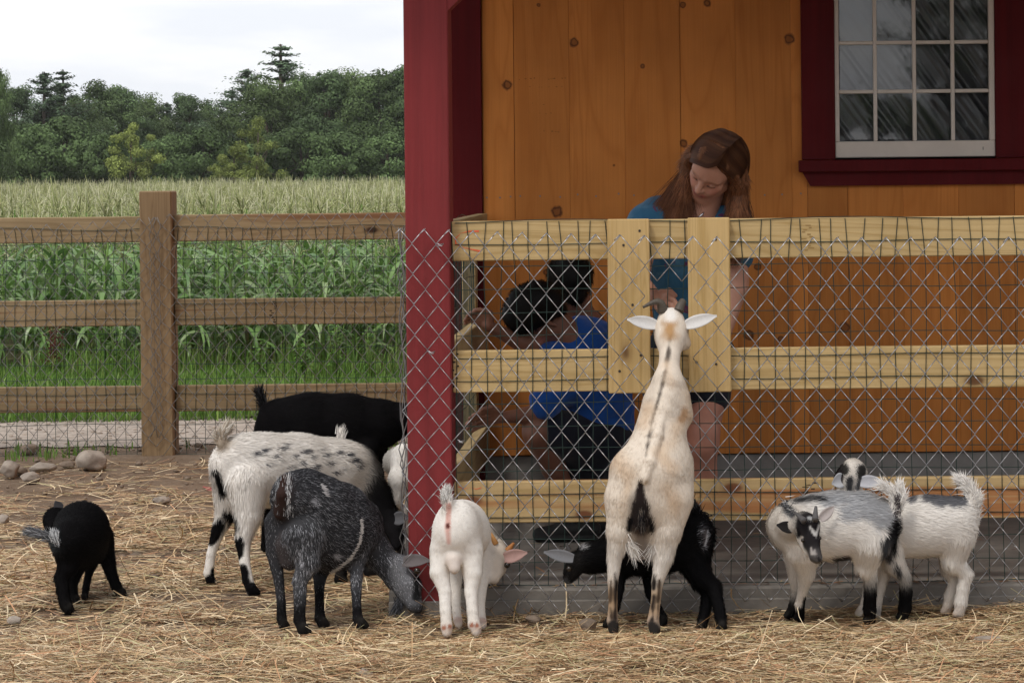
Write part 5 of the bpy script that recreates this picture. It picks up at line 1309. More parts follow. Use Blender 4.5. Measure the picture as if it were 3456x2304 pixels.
blades('verge_grass', 30000, -5.2, -1.3, 14.95, 18.9, 0.03, 0.12, 0.004, GC, 61)
blades('tall_grass', 4200, -5.4, -1.6, 17.6, 18.8, 0.08, 0.30, 0.004, GC + [(0.18, 0.2, 0.07)], 62, dens=lambda x, y: 0.03 + 0.97 * (vnoise(np.stack([x, y, 0 * x], 1), 1.6, 4) > .60))
blades('fence_grass', 900, -3.4, -1.0, 12.9, 13.5, 0.02, 0.07, 0.004, GC, 63, dens=lambda x, y: (vnoise(np.stack([x, y, 0 * x], 1), 3.1, 4) > .60) * 1.0)

# ------------------------------------------------------------------ corn
def blade_leaf(base, az, L, w, up, droop, nseg=6, tw=0.0):
    v = []; p = np.array(base, float); th = up
    dx, dy = math.cos(az), math.sin(az); sx, sy = -dy, dx
    for i in range(nseg + 1):
        a = i / nseg; ww = w * (math.sin(math.pi * min(1, 0.18 + a * 0.82)) ** 0.7 if i < nseg else 0.05)
        roll = tw * a
        s = np.array([sx * math.cos(roll), sy * math.cos(roll), math.sin(roll)]) * ww
        mid = p + np.array([0, 0, -0.18 * ww])
        v += [p - s, mid, p + s]
        th -= droop / nseg * (0.5 + a)
        p = p + np.array([dx * math.cos(th), dy * math.cos(th), math.sin(th)]) * L / nseg
    f = []
    for i in range(nseg):
        k = i * 3; f += [[k, k + 1, k + 4, k + 3], [k + 1, k + 2, k + 5, k + 4]]
    return v, f
def corn_parts(seed, H=0.98, lod=False):
    r = random.Random(seed)
    stalk = MB(); lv = MB(); ts = MB()
    stalk.tube([(0, 0, -0.02), (r.uniform(-.02, .02), r.uniform(-.02, .02), H * .5), (r.uniform(-.03, .03), r.uniform(-.03, .03), H)], [0.013, 0.011, 0.005], 5, c=(0.13, 0.22, 0.05))
    az = r.uniform(0, 6.28); n = 3 if lod else 15
    for i in range(n):
        h = H * (0.10 + 0.64 * i / max(1, n - 1)) if not lod else H * (0.5 + .10 * i)
        az += math.pi + r.uniform(-.5, .5)
        c = r.choice([(0.14, 0.26, 0.065), (0.18, 0.31, 0.085), (0.09, 0.18, 0.05), (0.26, 0.36, 0.15)])
        if i == 0 and r.random() < .5: c = (0.2, 0.17, 0.07)
        v, f = blade_leaf((0, 0, h), az, r.uniform(.34, .60), r.uniform(.012, .022), r.uniform(.65, 1.2), r.uniform(1.6, 3.2), 4 if lod else 6, r.uniform(-.8, .8))
        lv.add(v, f, c)
    k = r.randint(11, 16) if not lod else 9
    for i in range(k):
        a = r.uniform(0, 6.28); t = r.uniform(.30, 1.2) if i else r.uniform(0, .25); L = r.uniform(.12, .24) if i else r.uniform(.22, .32)
        p0 = np.array([0, 0, H - 0.14 + r.uniform(0, .16)])
        d = np.array([math.cos(a) * math.sin(t), math.sin(a) * math.sin(t), math.cos(t)])
        p1 = p0 + d * L * .55; p2 = p0 + d * L + np.array([0, 0, -0.09 * t])
        ts.tube([p0, p1, p2], [0.0025, 0.0042, 0.0016], 3, c=r.choice([(0.50, 0.50, 0.27), (0.42, 0.43, 0.20), (0.58, 0.57, 0.37), (0.33, 0.37, 0.15)]))
    return stalk, lv, ts
M_corn = attr_mat('corn_leaf', rough=0.38, spec=0.5, var=0.12, scale=20, trans=0.22, jitter=0.15)
M_stalk = attr_mat('corn_stalk', rough=0.6, spec=0.2, var=0.12, scale=20, jitter=0.15)
M_tassel = attr_mat('corn_tassel', rough=0.8, spec=0.1, var=0.15, scale=60, trans=0.15, jitter=0.15)
protos = []
for s_ in range(6):
    st, lv, ts = corn_parts(100 + s_, 0.90 + 0.03 * s_)
    e = thing('corn_plant', 'tall tasselled green corn plant near the front of the field', 'corn plant', (0, 0, 0), 'corn plants at the near edge of the field')
    ms = [st.build('stalk', M_stalk, e, True), lv.build('leaves', M_corn, e, True), ts.build('tassel', M_tassel, e, True)]
    protos.append((e, ms))
rr = random.Random(9)
spots = []
row = 0; Yr = 18.75
while len(spots) < 300:
    x = -0.275 * Yr + rr.uniform(0, .15)
    while x < -0.085 * Yr:
        spots.append((x + rr.uniform(-.05, .05), Yr + rr.uniform(-.12, .12))); x += rr.uniform(.14, .24)
    Yr += 0.52
Y_FIELD = Yr
for i, (x, y) in enumerate(spots[:300]):
    e, ms = protos[i % 6]
    if i < 6: c = e
    else:
        c = e.copy(); COL.objects.link(c)
        for m_ in ms:
            q = m_.copy(); COL.objects.link(q); q.parent = c
    c.location = (x, y, 0); c.rotation_euler = (rr.uniform(-.06, .06), rr.uniform(-.06, .06), rr.uniform(0, 6.28)); s_ = rr.uniform(.90, 1.12); c.scale = (s_, s_, s_)
# the rest of the field reads as one mass
def bulk_corn():
    Vs, Cs, Fs = [], [], []; off = 0
    vars_ = []
    for s_ in range(5):
        st, lv, ts = corn_parts(300 + s_, 0.95, True)
        v = np.concatenate(lv.v + ts.v); c = np.concatenate(lv.c + ts.c); nl = len(np.concatenate(lv.v))
        tri = []
        for q in lv.f: tri += [[q[0], q[1], q[2]], [q[0], q[2], q[3]]]
        for q in ts.f:
            for k in range(1, len(q) - 1): tri.append([q[0] + nl, q[k] + nl, q[k + 1] + nl])
        vars_.append((v, c, np.array(tri)))
    g = np.random.default_rng(3); y = Y_FIELD
    while y < 245:
        xs = np.arange(-0.28 * y, -0.09 * y, 0.2 + 0.0022 * (y - 27))
        for x in xs:
            v, c, t = vars_[g.integers(0, 5)]
            a = g.uniform(0, 6.28); s = g.uniform(.82, 1.18)
            ca, sa = math.cos(a) * s, math.sin(a) * s
            w = np.stack([v[:, 0] * ca - v[:, 1] * sa + x + g.uniform(-.08, .08), v[:, 0] * sa + v[:, 1] * ca + y + g.uniform(-.15, .15), v[:, 2] * s], 1)
            Vs.append(w); Cs.append(c * g.uniform(.8, 1.2)); Fs.append(t + off); off += len(w)
        y += 0.55 + 0.010 * (y - 27)
    o = mesh_np('corn_field', np.concatenate(Vs), np.concatenate(Fs), M_tassel, None, True, np.concatenate(Cs))
    tag(o, kind='stuff')
bulk_corn()
# weeds at the field edge
def weed(x, y, h, label, kind, seed, group=None):
    r = random.Random(seed); t = thing('weed', label, 'weed', (x, y, 0), group)
    st = MB(); lv = MB()
    for k in range(5):
        a = r.uniform(0, 6.28); l = r.uniform(.05, .18) * h
        top = np.array([math.cos(a) * l, math.sin(a) * l, h * r.uniform(.7, 1)])
        st.tube([(0, 0, -.01), top * .5 + [0, 0, .03], top], [.005, .004, .002], 4, c=(0.16, 0.24, 0.06) if kind != 'dock' else (0.10, 0.03, 0.02))
        for i in range(14):
            q = top * (i + 2) / 15.0
            if kind == 'dock' and i > 3:
                for _ in range(5):
                    p = q + np.array([r.gauss(0, .030), r.gauss(0, .030), r.gauss(0, .022)]); s = .006
                    lv.add([p + [s, 0, 0], p + [0, 0, s], p - [s, 0, 0], p - [0, 0, s]], [(0, 1, 2, 3)], (0.10 * r.uniform(.6, 1.2), 0.025, 0.018))
            else:
                v, f = blade_leaf(q, r.uniform(0, 6.28), r.uniform(.05, .12), .009, .6, 1.2, 3)
                lv.add(v, f, r.choice([(0.12, 0.26, 0.03), (0.16, 0.30, 0.05), (0.09, 0.20, 0.03)]))
    def loc(mb): 
        for i in range(len(mb.v)): mb.v[i] = mb.v[i] + np.array([x, y, 0])
        return mb
    loc(st).build('stems', M_stalk, t, True); loc(lv).build('leaves', M_leaf, t, True)
def wxy(px, py):
    Y = ground_hit(px * 3456 / 2352, py * 3456 / 2352, 0); return P(px * 3456 / 2352, py * 3456 / 2352, Y)[:2]
x, y = wxy(115, 872); weed(x, y, .40, 'dead brown seed stalk in the grass between the lower rails', 'dock', 1)
for i, (px, lab) in enumerate(((265, 'bright green bushy weed left of the fence post'), (770, 'wide clump of bright green weed behind the far rails right of the post'), (850, 'bright green weed clump close to the red post, on the verge'), (600, 'low green weed under the middle rail, mid field edge'), (700, 'pale green weed sprig between the two rails'))):
    x, y = wxy(px, 878 + (i * 7) % 5); weed(x, y, (.46, .42, .40, .28, .34)[i], lab, 'green', 20 + i)

# ------------------------------------------------------------------ trees beyond the field
M_crown = attr_mat('tree_leaf', rough=0.7, spec=0.12, var=0.22, scale=1.2, trans=0.16, jitter=0.16)
M_bark = plain('bark', (0.085, 0.065, 0.05), 0.95, 0.3, 6, 0.1)
def leaf_cards(cent, size, nrm, g, cols):
    n = len(cent)
    t = g.normal(0, 1, (n, 3)); t -= nrm * (t * nrm).sum(1)[:, None] * 0.7; t /= np.linalg.norm(t, axis=1)[:, None]
    b = np.cross(nrm, t); b /= np.linalg.norm(b, axis=1)[:, None] + 1e-9
    s = size[:, None]
    V = np.stack([cent - t * s, cent - b * s * .62, cent + t * s, cent + b * s * .62], 1).reshape(-1, 3)
    f = np.arange(n * 4).reshape(-1, 4)
    N_ = np.repeat(nrm * .8 + g.normal(0, .25, (n, 3)), 4, axis=0); N_ /= np.linalg.norm(N_, axis=1)[:, None]
    gn = np.cross(V[0::4] - V[2::4], V[1::4] - V[3::4]); flip = (gn * nrm).sum(1) < 0
    f[flip] = f[flip][:, ::-1]
    return V, f, np.repeat(cols, 4, axis=0), N_
def broadleaf(seed, H, W, col, n=9000, base=0.12, clumps=72, leaf=0.16):
    """crown built of leafy boughs: many small clumps, gaps between"""
    g = np.random.default_rng(seed)
    cl = []
    for i in range(clumps):
        a = g.uniform(0, 6.28); h = base + (1 - base) * g.random() ** 0.85
        rad = W * (math.sin(math.pi * min(1, (h - base) / (1 - base) * 0.86 + 0.14)) ** 0.7) * math.sqrt(g.uniform(.15, 1)) * g.uniform(.8, 1.15)
        cl.append((rad * math.cos(a), rad * math.sin(a), H * h * g.uniform(.93, 1.03), g.uniform(.10, .22) * W))
    cl = np.array(cl); k = g.integers(0, clumps, n)
    d = g.normal(0, 1, (n, 3)); d /= np.linalg.norm(d, axis=1)[:, None]; r = cl[k, 3] * g.random(n) ** 0.33
    d[:, 2] *= 0.75
    c = cl[k, :3] + d * r[:, None] * 1.6
    nr = d * 1.3 + (c - np.array([0, 0, H * .5])) / H * 0.4 + np.array([0, 0, .25]); nr /= np.linalg.norm(nr, axis=1)[:, None]
    cc = np.asarray(col) * (g.uniform(.55, 1.4, clumps)[k] * g.uniform(.75, 1.25, n))[:, None]
    V, f, C, Nn = leaf_cards(c, leaf * g.uniform(.6, 1.3, n), nr, g, cc)
    tr = MB(); tr.tube([(0, 0, -.3), (0.05 * W, 0, H * .35), (0, 0.04 * W, H * .85)], [.028 * H, .020 * H, .006 * H], 7)
    for i in range(9):
        q = cl[g.integers(0, clumps)]; z0 = H * g.uniform(.15, .55)
        tr.tube([(0, 0, z0), (q[0] * .5, q[1] * .5, (z0 + q[2]) * .5 + .03 * H), q[:3]], [.011 * H, .007 * H, .003 * H], 5)
    return (V, f, C, Nn), tr
def conifer(seed, H, W, col, n=8000, base=0.10, leaf=0.075, bare=False):
    g = np.random.default_rng(seed); cents = []; nrms = []; tr = MB()
    tr.tube([(0, 0, -.3), (0, 0, H * .5), (0.01 * H, 0, H)], [.02 * H, .013 * H, .003 * H], 7)
    lv = 17; per = n // (lv * 6)
    for i in range(lv):
        for k in range(6):
            h = min(.97, base + (1 - base) * ((i + g.uniform(0, 1.6)) / lv) ** .92); L = W * (1 - h) ** 0.82 * g.uniform(.6, 1.4) + .008 * W
            a = g.uniform(0, 6.28); rise = g.uniform(.1, .75); Lk = L * g.uniform(.3, 1.25)
            e = np.array([math.cos(a) * Lk, math.sin(a) * Lk, H * h + rise * Lk])
            tr.tube([(0, 0, H * h), e], [.004 * H, .0015 * H], 4)
            m_ = max(6, int(per * min(1.4, 0.25 + Lk / W * 1.6)))
            t = g.random(m_) ** .55; p = np.array([0, 0, H * h]) + (e - np.array([0, 0, H * h])) * t[:, None]
            sp = (.03 + .105 * t)[:, None] * min(1, .3 + Lk / W) * W
            p = p + g.normal(0, 1, (m_, 3)) * sp * np.array([1, 1, .42]); cents.append(p)
            m = np.stack([math.cos(a) * np.ones(m_) * .5, math.sin(a) * np.ones(m_) * .5, np.ones(m_)], 1) + g.normal(0, .4, (m_, 3)); nrms.append(m)
    top = np.stack([g.normal(0, .02 * W, 60), g.normal(0, .02 * W, 60), H * g.uniform(.93, 1.0, 60)], 1); cents.append(top); nrms.append(np.tile([0, -.3, 1.0], (60, 1)))
    c = np.concatenate(cents); nr = np.concatenate(nrms); nr /= np.linalg.norm(nr, axis=1)[:, None]
    cc = np.asarray(col) * g.uniform(.65, 1.35, len(c))[:, None]
    return leaf_cards(c, leaf * g.uniform(.5, 1.2, len(c)), nr, g, cc), tr
def tree_proto(name, parts, label, cat, group):
    (V, f, C, Nn), tr = parts
    e = thing(name, label, cat, (0, 0, 0), group)
    a = mesh_np('crown', V, f, M_crown, e, True, C, Nn); b = tr.build('trunk', M_bark, e, True)
    return e, [a, b]
GT = 'trees of the wood beyond the corn field'
DK = (0.030, 0.062, 0.028)
KIND = {
 'oak': [broadleaf(1, 1.0 * 9, 3.6, (0.107, 0.158, 0.061), 26000, leaf=0.10), broadleaf(2, 9, 3.3, (0.090, 0.137, 0.058), 26000, leaf=0.10), broadleaf(3, 9, 4.0, (0.114, 0.163, 0.062), 26000, leaf=0.10)],
 'pine': [conifer(4, 9, 2.6, (0.10, 0.150, 0.085), 15000), conifer(5, 9, 2.2, (0.105, 0.155, 0.088), 15000)],
 'light': [broadleaf(6, 5, 2.0, (0.20, 0.24, 0.065), 7500, leaf=0.075, clumps=34), broadleaf(8, 5, 2.2, (0.18, 0.22, 0.06), 7500, leaf=0.075, clumps=30)],  # yellow-green sumac leaves, made paler with sunlight put into the colour
 'shrub': [broadleaf(7, 5, 3.0, (0.112, 0.170, 0.063), 12000, base=.0, leaf=0.11, clumps=44)],
}
MESH = {}
def tree(kind, var, xpx, toppx, depth, label, wscale=1.0):
    """xpx, toppx: where trunk and tip stand in the photo (display pixels)"""
    nm = {'oak': 'broadleaf_tree', 'pine': 'pine_tree', 'light': 'sumac_tree', 'shrub': 'shrub'}[kind]
    H0 = 9 if kind in ('oak', 'pine') else 5
    key = (kind, var)
    top = P(xpx * 3456 / 2352, toppx * 3456 / 2352, depth)
    if key not in MESH:
        e, ms = tree_proto(nm, KIND[kind][var], label, {'oak': 'tree', 'pine': 'pine tree', 'light': 'tree', 'shrub': 'shrub'}[kind], GT); MESH[key] = ms
    else:
        e = thing(nm, label, {'oak': 'tree', 'pine': 'pine tree', 'light': 'tree', 'shrub': 'shrub'}[kind], (0, 0, 0), GT)
        for m_ in MESH[key]:
            q = m_.copy(); COL.objects.link(q); q.parent = e
    s = top[2] / H0
    e.location = (top[0], depth, 0); e.scale = (s * wscale, s * wscale, s); e.rotation_euler = (0, 0, (xpx * 7.3) % 6.28)
    return e
T = [
 ('oak', 0, -10, 150, 140, 'nearest broadleaf tree, cut by the left frame edge', .38),
 ('oak', 1, 40, 205, 170, 'dull broadleaf tree below the two spiky pine tops', 1.0),
 ('pine', 0, 100, 165, 168, 'left one of the two twin-tipped spiky pines', 1.6),
 ('pine', 1, 143, 160, 170, 'right one of the two twin-tipped spiky pines', 1.6),
 ('oak', 2, 175, 230, 172, 'rounded tree just right of the twin pines', 1.0),
 ('oak', 0, 225, 195, 176, 'loose-crowned tree right of the twin pines', 1.0),
 ('oak', 1, 272, 205, 178, 'second loose-crowned tree towards the low gap', 1.0),
 ('oak', 2, 335, 222, 182, 'tree at the left shoulder of the low gap', 1.0),
 ('pine', 0, 385, 235, 182, 'slim tree standing in the low gap', 1.3),
 ('oak', 1, 425, 222, 184, 'tree crown in the lowest part of the skyline', .9),
 ('oak', 0, 475, 238, 186, 'low tree left of the tall pine group', 1.0),
 ('pine', 1, 530, 205, 168, 'shaggy pine on the left slope of the tall group', 1.8),
 ('pine', 0, 566, 158, 166, 'narrow pine shoulder left of the tallest pine', 1.7),
 ('pine', 1, 645, 102, 165, 'tallest open pine rising above all the trees', 1.9),
 ('oak', 2, 610, 185, 160, 'dark tree in front of the tallest pine', 1.0),
 ('oak', 0, 690, 178, 162, 'dark tree right of the tallest pine', 1.0),
 ('oak', 1, 755, 170, 158, 'dense dark oak in the right half of the wood', 1.0),
 ('oak', 2, 812, 165, 160, 'dense dark oak, second from the red post', 1.0),
 ('oak', 0, 868, 172, 157, 'dense dark oak next to the red post', 1.0),
 ('oak', 1, 925, 162, 158, 'dark oak half hidden by the red post', 1.0),
 ('oak', 2, 725, 190, 168, 'oak set back between the tallest pine and the dense oaks', 1.1),
 ('oak', 0, 785, 182, 170, 'oak set back behind the two dense dark oaks', 1.1),
 ('oak', 1, 845, 182, 170, 'oak set back behind the oak next to the post', 1.1),
 ('oak', 2, 455, 255, 196, 'low tree set back behind the gap', 1.2),
 ('oak', 0, 130, 240, 182, 'tree set back behind the twin pines', 1.2),
 ('shrub', 0, 10, 290, 149, 'bush at the frame edge under the nearest tree', 1.1),
 ('shrub', 0, 620, 320, 151, 'bush right of the tallest yellow-green tree', 1.1),
 ('shrub', 0, 60, 292, 150, 'grey-green bush at the left foot of the wood', 1.0),
 ('shrub', 0, 150, 275, 152, 'broad bush under the twin pines', 1.2),
 ('shrub', 0, 220, 310, 149, 'low bush left of the yellow-green tree', 1.0),
 ('light', 0, 300, 290, 148, 'yellow-green tree lighting up the left wood edge', 1.0),
 ('shrub', 0, 385, 315, 152, 'dim bush below the low gap', 1.1),
 ('shrub', 0, 470, 300, 152, 'dim bush between the two yellow-green trees', 1.1),
 ('light', 1, 590, 280, 148, 'tallest yellow-green tree below the tall pine', .9),
 ('light', 0, 535, 345, 147, 'low yellow-green tree left of the taller one', 1.2),
 ('shrub', 0, 690, 300, 150, 'dark bush under the oaks', 1.2),
 ('shrub', 0, 790, 310, 150, 'dark bush at the right foot of the wood', 1.2),
 ('shrub', 0, 890, 310, 150, 'dark bush beside the red post at field level', 1.2),
]
for t_ in T: tree(*t_)
# distant blue-green hill seen through the low gap
hx = np.linspace(-320, 120, 60); hv = []
for x in hx: hv.append((x, 640, -2))
for x in hx: hv.append((x, 640 + 30, 12 + 6 * math.sin(x * .02) + 3 * math.sin(x * .07)))
M_hill = plain('wooded_hill', (0.10, 0.15, 0.16), 0.95, 0.3, .15, 0.05)
tag(mesh_np('hill', hv, [[i, i + 1, 61 + i, 60 + i] for i in range(59)], M_hill, None, True), kind='structure')
# trees across the yard, behind the camera: the window mirrors them
for (kind, var, x, y, s, lab) in (('pine', 0, 6.4, -44, .85, 'spruce across the yard mirrored in the right panes'), ('pine', 1, 7.9, -46, 1.0, 'taller spruce across the yard mirrored at the window edge'), ('oak', 0, 9.6, -45, .9, 'broadleaf tree across the yard behind the camera'), ('shrub', 0, 5.2, -43, .62, 'rounded shrub across the yard mirrored low in the window'), ('oak', 2, 13.5, -48, 1.0, 'wide tree across the yard behind the camera')):
    nm = {'oak': 'broadleaf_tree', 'pine': 'pine_tree', 'shrub': 'shrub'}[kind]
    e = thing(nm, lab, 'tree', (x, y, 0), 'trees across the yard')
    for m_ in MESH[(kind, var)]:
        q = m_.copy(); COL.objects.link(q); q.parent = e
    e.scale = (s, s, s)

# ------------------------------------------------------------------ thin summer haze between the yard and the wood
hz = MB().box((-640, -320, -3.0), (640, 740, 24.0)).build('haze', None)
m = bpy.data.materials.new('haze'); m.use_nodes = True; nt = m.node_tree
for q in list(nt.nodes): nt.nodes.remove(q)
o_ = nt.nodes.new('ShaderNodeOutputMaterial'); v_ = nt.nodes.new('ShaderNodeVolumePrincipled')
v_.inputs['Density'].default_value = 0.00018; v_.inputs['Color'].default_value = (0.96, 0.98, 0.97, 1); v_.inputs['Anisotropy'].default_value = 0.0
nt.links.new(v_.outputs[0], o_.inputs['Volume']); hz.data.materials.append(m); tag(hz, kind='stuff')
# ------------------------------------------------------------------ people
def skin_mat(name):
    m, nt, b = new_mat(name)
    a = N(nt, 'ShaderNodeAttribute', attribute_name='Col')
    f = noise(nt, pos_vec(nt, (70, 70, 70)), 1.0, 4)
    hv = nt.nodes.new('ShaderNodeHueSaturation'); nt.links.new(a.outputs['Color'], hv.inputs['Color'])
    nt.links.new(math_n(nt, 'MULTIPLY_ADD', f, 0.16, 0.92), hv.inputs['Value'])
    nt.links.new(hv.outputs['Color'], b.inputs['Base Color']); b.inputs['Roughness'].default_value = 0.5
    b.inputs['Subsurface Weight'].default_value = 0.12; b.inputs['Subsurface Radius'].default_value = (0.012, 0.005, 0.003); b.inputs['Subsurface Scale'].default_value = 0.6
    return m
M_skin = skin_mat('skin')
M_hair = attr_mat('hair', rough=0.5, spec=0.14, var=0.0)
def cloth_mat(name, col, spots=None, fade=None):
    m, nt, b = new_mat(name)
    f = noise(nt, pos_vec(nt, (9, 9, 9)), 1.0, 4, 0.6); w = noise(nt, pos_vec(nt, (420, 420, 420)), 1.0, 2)
    c = ramp(nt, f, [(0.3, tuple(q * .82 for q in col)), (0.7, tuple(q * 1.15 for q in col))])
    if fade: c = mixc(nt, ramp(nt, noise(nt, pos_vec(nt, (13, 13, 13), loc=(3, 1, 2)), 1.0, 3, .6, .6), [(0.50, 0.0), (0.66, 0.75)]), c, fade)
    if spots: c = mixc(nt, ramp(nt, noise(nt, pos_vec(nt, (21, 21, 21), loc=(7, 5, 1)), 1.0, 1, .5, .8), [(0.66, 0.0), (0.69, 0.85)]), c, spots)
    nt.links.new(c, b.inputs['Base Color']); b.inputs['Roughness'].default_value = 0.9; b.inputs['Specular IOR Level'].default_value = 0.1
    b.inputs['Sheen Weight'].default_value = 0.15
    bump(nt, b, w, 0.25, 0.002)
    return m
M_tee = cloth_mat('blue_printed_tee', (0.032, 0.115, 0.205), spots=(0.13, 0.022, 0.075), fade=(0.085, 0.20, 0.285))
M_blue = cloth_mat('royal_blue_tee', (0.016, 0.088, 0.37))
M_navy = cloth_mat('navy_shorts', (0.012, 0.014, 0.024))
M_grey = cloth_mat('dark_grey_tee', (0.022, 0.026, 0.030))
M_shoe = plain('black_shoe', (0.010, 0.010, 0.010), 0.6, 0.2, 40, 0.3)
M_chain = plain('silver_pendant', (0.75, 0.75, 0.77), 0.25, 0.05, 60, 0.5, metal=1.0, bumpst=0)
SK_G = (0.47, 0.235, 0.16); SK_B = (0.20, 0.085, 0.052); SK_L = (0.44, 0.20, 0.14)

class Body:
    """a figure's smooth parts; points are photo pixels plus an absolute depth"""
    def __init__(s): s.caps = []; s.paints = []
    def q(s, p): return P(*p) if len(p) == 3 else np.asarray(p)
    def chain(s, pts, col, k=0.02, **kw):
        """pts: (x, y, Y, r metres)"""
        for i in range(len(pts) - 1):
            A, B = pts[i], pts[i + 1]
            s.caps.append(dict(a=P(*A[:3]), b=P(*B[:3]), ra=A[3], rb=B[3], col=col, fl=0, k=k if i == 0 else min(k, 0.5 * min(A[3], B[3])), **kw))
    def cap(s, a, ra, b, rb, col, k=0.015, **kw): s.caps.append(dict(a=np.asarray(a, float), b=np.asarray(b, float), ra=ra, rb=rb, col=col, fl=0, k=k, **kw))
    def paint(s, a, b, r, col, soft=0.004, rb=None): s.paints.append((np.asarray(a, float), np.asarray(b, float), r, col, soft, r if rb is None else rb))
    def build(s, name, mat, parent, vox=0.006, tau=0.006, folds=0.0, seed=0):
        V, Q = sdf_surface(s.caps, vox); n = vnormals(V, Q)
        c, _, fd = cap_fields(V, s.caps, tau)
        if folds:
            h = (vnoise(V * np.array([1, 1, 2.2]), 14, seed) - .5) * 1.4 + (vnoise(V, 31, seed + 1) - .5) * .7
            V = V + n * (h * folds)[:, None]
        for (a, b, r, col, soft, rb) in s.paints:
            m = sstep(soft, -soft, cap_dist(V, dict(a=a, b=b, ra=r, rb=rb)))[:, None]; c = c * (1 - m) + np.asarray(col) * m
        return mesh_np(name, V, Q, mat, parent, True, c)
def hand(B, wrist, palm_end, r, col, dirs, up):
    """palm plus four fingers and a thumb. dirs: (finger direction, curl direction); up: towards the thumb side"""
    w, pe = np.asarray(wrist), np.asarray(palm_end); ax = pe - w; L = np.linalg.norm(ax); ax /= L
    u = np.asarray(up, float); u -= ax * (u @ ax); u /= np.linalg.norm(u); nrm = np.cross(ax, u)
    cd = np.asarray(dirs[1], float); cd /= np.linalg.norm(cd)
    for s_ in (-1, -.33, .33, 1): B.cap(w + u * s_ * .012, r * .8, pe + u * s_ * .026, r * .62, col, 0.008)
    for i, (s_, fl) in enumerate(((1, .066), (.35, .074), (-.33, .068), (-1, .052))):
        p0 = pe + u * s_ * .027; d = ax + u * s_ * 0.10
        p1 = p0 + (d + cd * .25) * fl * .46; p2 = p1 + (d * .75 + cd * .75) * fl * .32; p3 = p2 + (d * .35 + cd) * fl * .24
        for a, b, ra, rb in ((p0, p1, .0088, .0082), (p1, p2, .0082, .0076), (p2, p3, .0076, .0066)): B.cap(a, ra, b, rb, col, 0.003)
    t0 = w + ax * L * .35 + u * .026; t1 = t0 + (ax * .6 + u * .7 + cd * .2) * .034; t2 = t1 + (ax * .9 + u * .15 + cd * .45) * .028
    B.cap(w + ax * L * .2 + u * .012, .013, t0, .012, col, .006); B.cap(t0, .0115, t1, .0098, col, .004); B.cap(t1, .0098, t2, .0080, col, .003)

def head_frame(origin, e, phi):
    e = np.asarray(e, float); e /= np.linalg.norm(e)
    a = np.array([0, -1.0, 0]); a -= e * (a @ e); a /= np.linalg.norm(a)
    b = np.cross(a, e) * -1
    if b[2] < 0: b = -b
    f = a * math.cos(phi) - b * math.sin(phi); u = b * math.cos(phi) + a * math.sin(phi)
    o = np.asarray(origin, float)
    return (lambda x, y, z: o + e * x + f * y + u * z), e, f, u
def make_head(B, L, col, fem=True):
    """L(x,y,z): x = image right, y = face forward, z = crown"""
    c = lambda a, ra, b, rb, k=0.012, **kw: B.cap(L(*a), ra, L(*b), rb, col, k, **kw)
    c((0, -.032, .048), .072, (0, .018, .055), .070, .02)
    c((0, .030, .035), .058, (0, .040, -.035), .046, .02)
    c((0, .045, -.040), .038, (0, .060, -.078), .020, .02)
    for s in (-1, 1):
        c((s * .050, .005, -.030), .020, (s * .018, .058, -.076), .015, .02)
        c((s * .040, .050, -.004), .022, (s * .026, .062, -.022), .020, .016)
        c((s * .012, .080, .036), .012, (s * .044, .066, .034), .010, .012)
        c((s * .010, .091, -.018), .0075, (s * .004, .096, -.017), .008, .005)
        if not fem: c((s * .066, -.012, .012), .010, (s * .070, -.018, -.016), .007, .004)
    c((0, .0, .085), .060, (0, .045, .070), .036, .02)
    c((0, .083, .022), .0085, (0, .104, -.014), .0100, .008)
    for s in (-1, 1): B.cap(L(s * .031, .092, .018), .011, L(s * .033, .090, .018), .011, col, .012, sub=True)
    for s in (-1, 1): B.cap(L(s * .029, .072, .016), .0125, L(s * .033, .071, .016), .0122, tuple(q * .92 for q in col), .003)
    lip = (0.42, 0.13, 0.11)
    c((-.016, .081, -.040), .0055, (0, .089, -.0385), .0062, .006); c((0, .089, -.0385), .0062, (.016, .081, -.040), .0055, .006)
    c((-.014, .080, -.050), .0060, (.014, .080, -.050), .0060, .008)
    B.paint(L(-.019, .084, -.0415), L(.019, .084, -.0415), .0075, lip, .003); B.paint(L(-.012, .086, -.0495), L(.012, .086, -.0495), .0065, lip, .003)
    B.paint(L(-.018, .088, -.0445), L(.018, .088, -.0445), .0018, (0.12, .03, .025), .0015)
    for s in (-1, 1):
        B.paint(L(s * .020, .083, .0085), L(s * .044, .075, .0105), .0030, (0.022, .013, .010), .002)
        B.paint(L(s * .016, .089, .040), L(s * .047, .071, .042), .0034, (0.10, .045, .025), .003)
        B.paint(L(s * .030, .082, .024), L(s * .040, .078, .024), .0035, (0.30, .14, .10), .004)
        B.paint(L(s * .006, .101, -.0245), L(s * .0085, .098, -.0245), .0026, (0.10, .03, .025), .002)
        B.paint(L(s * .040, .066, -.012), L(s * .044, .060, -.016), .017, (0.52, .22, .16), .014)

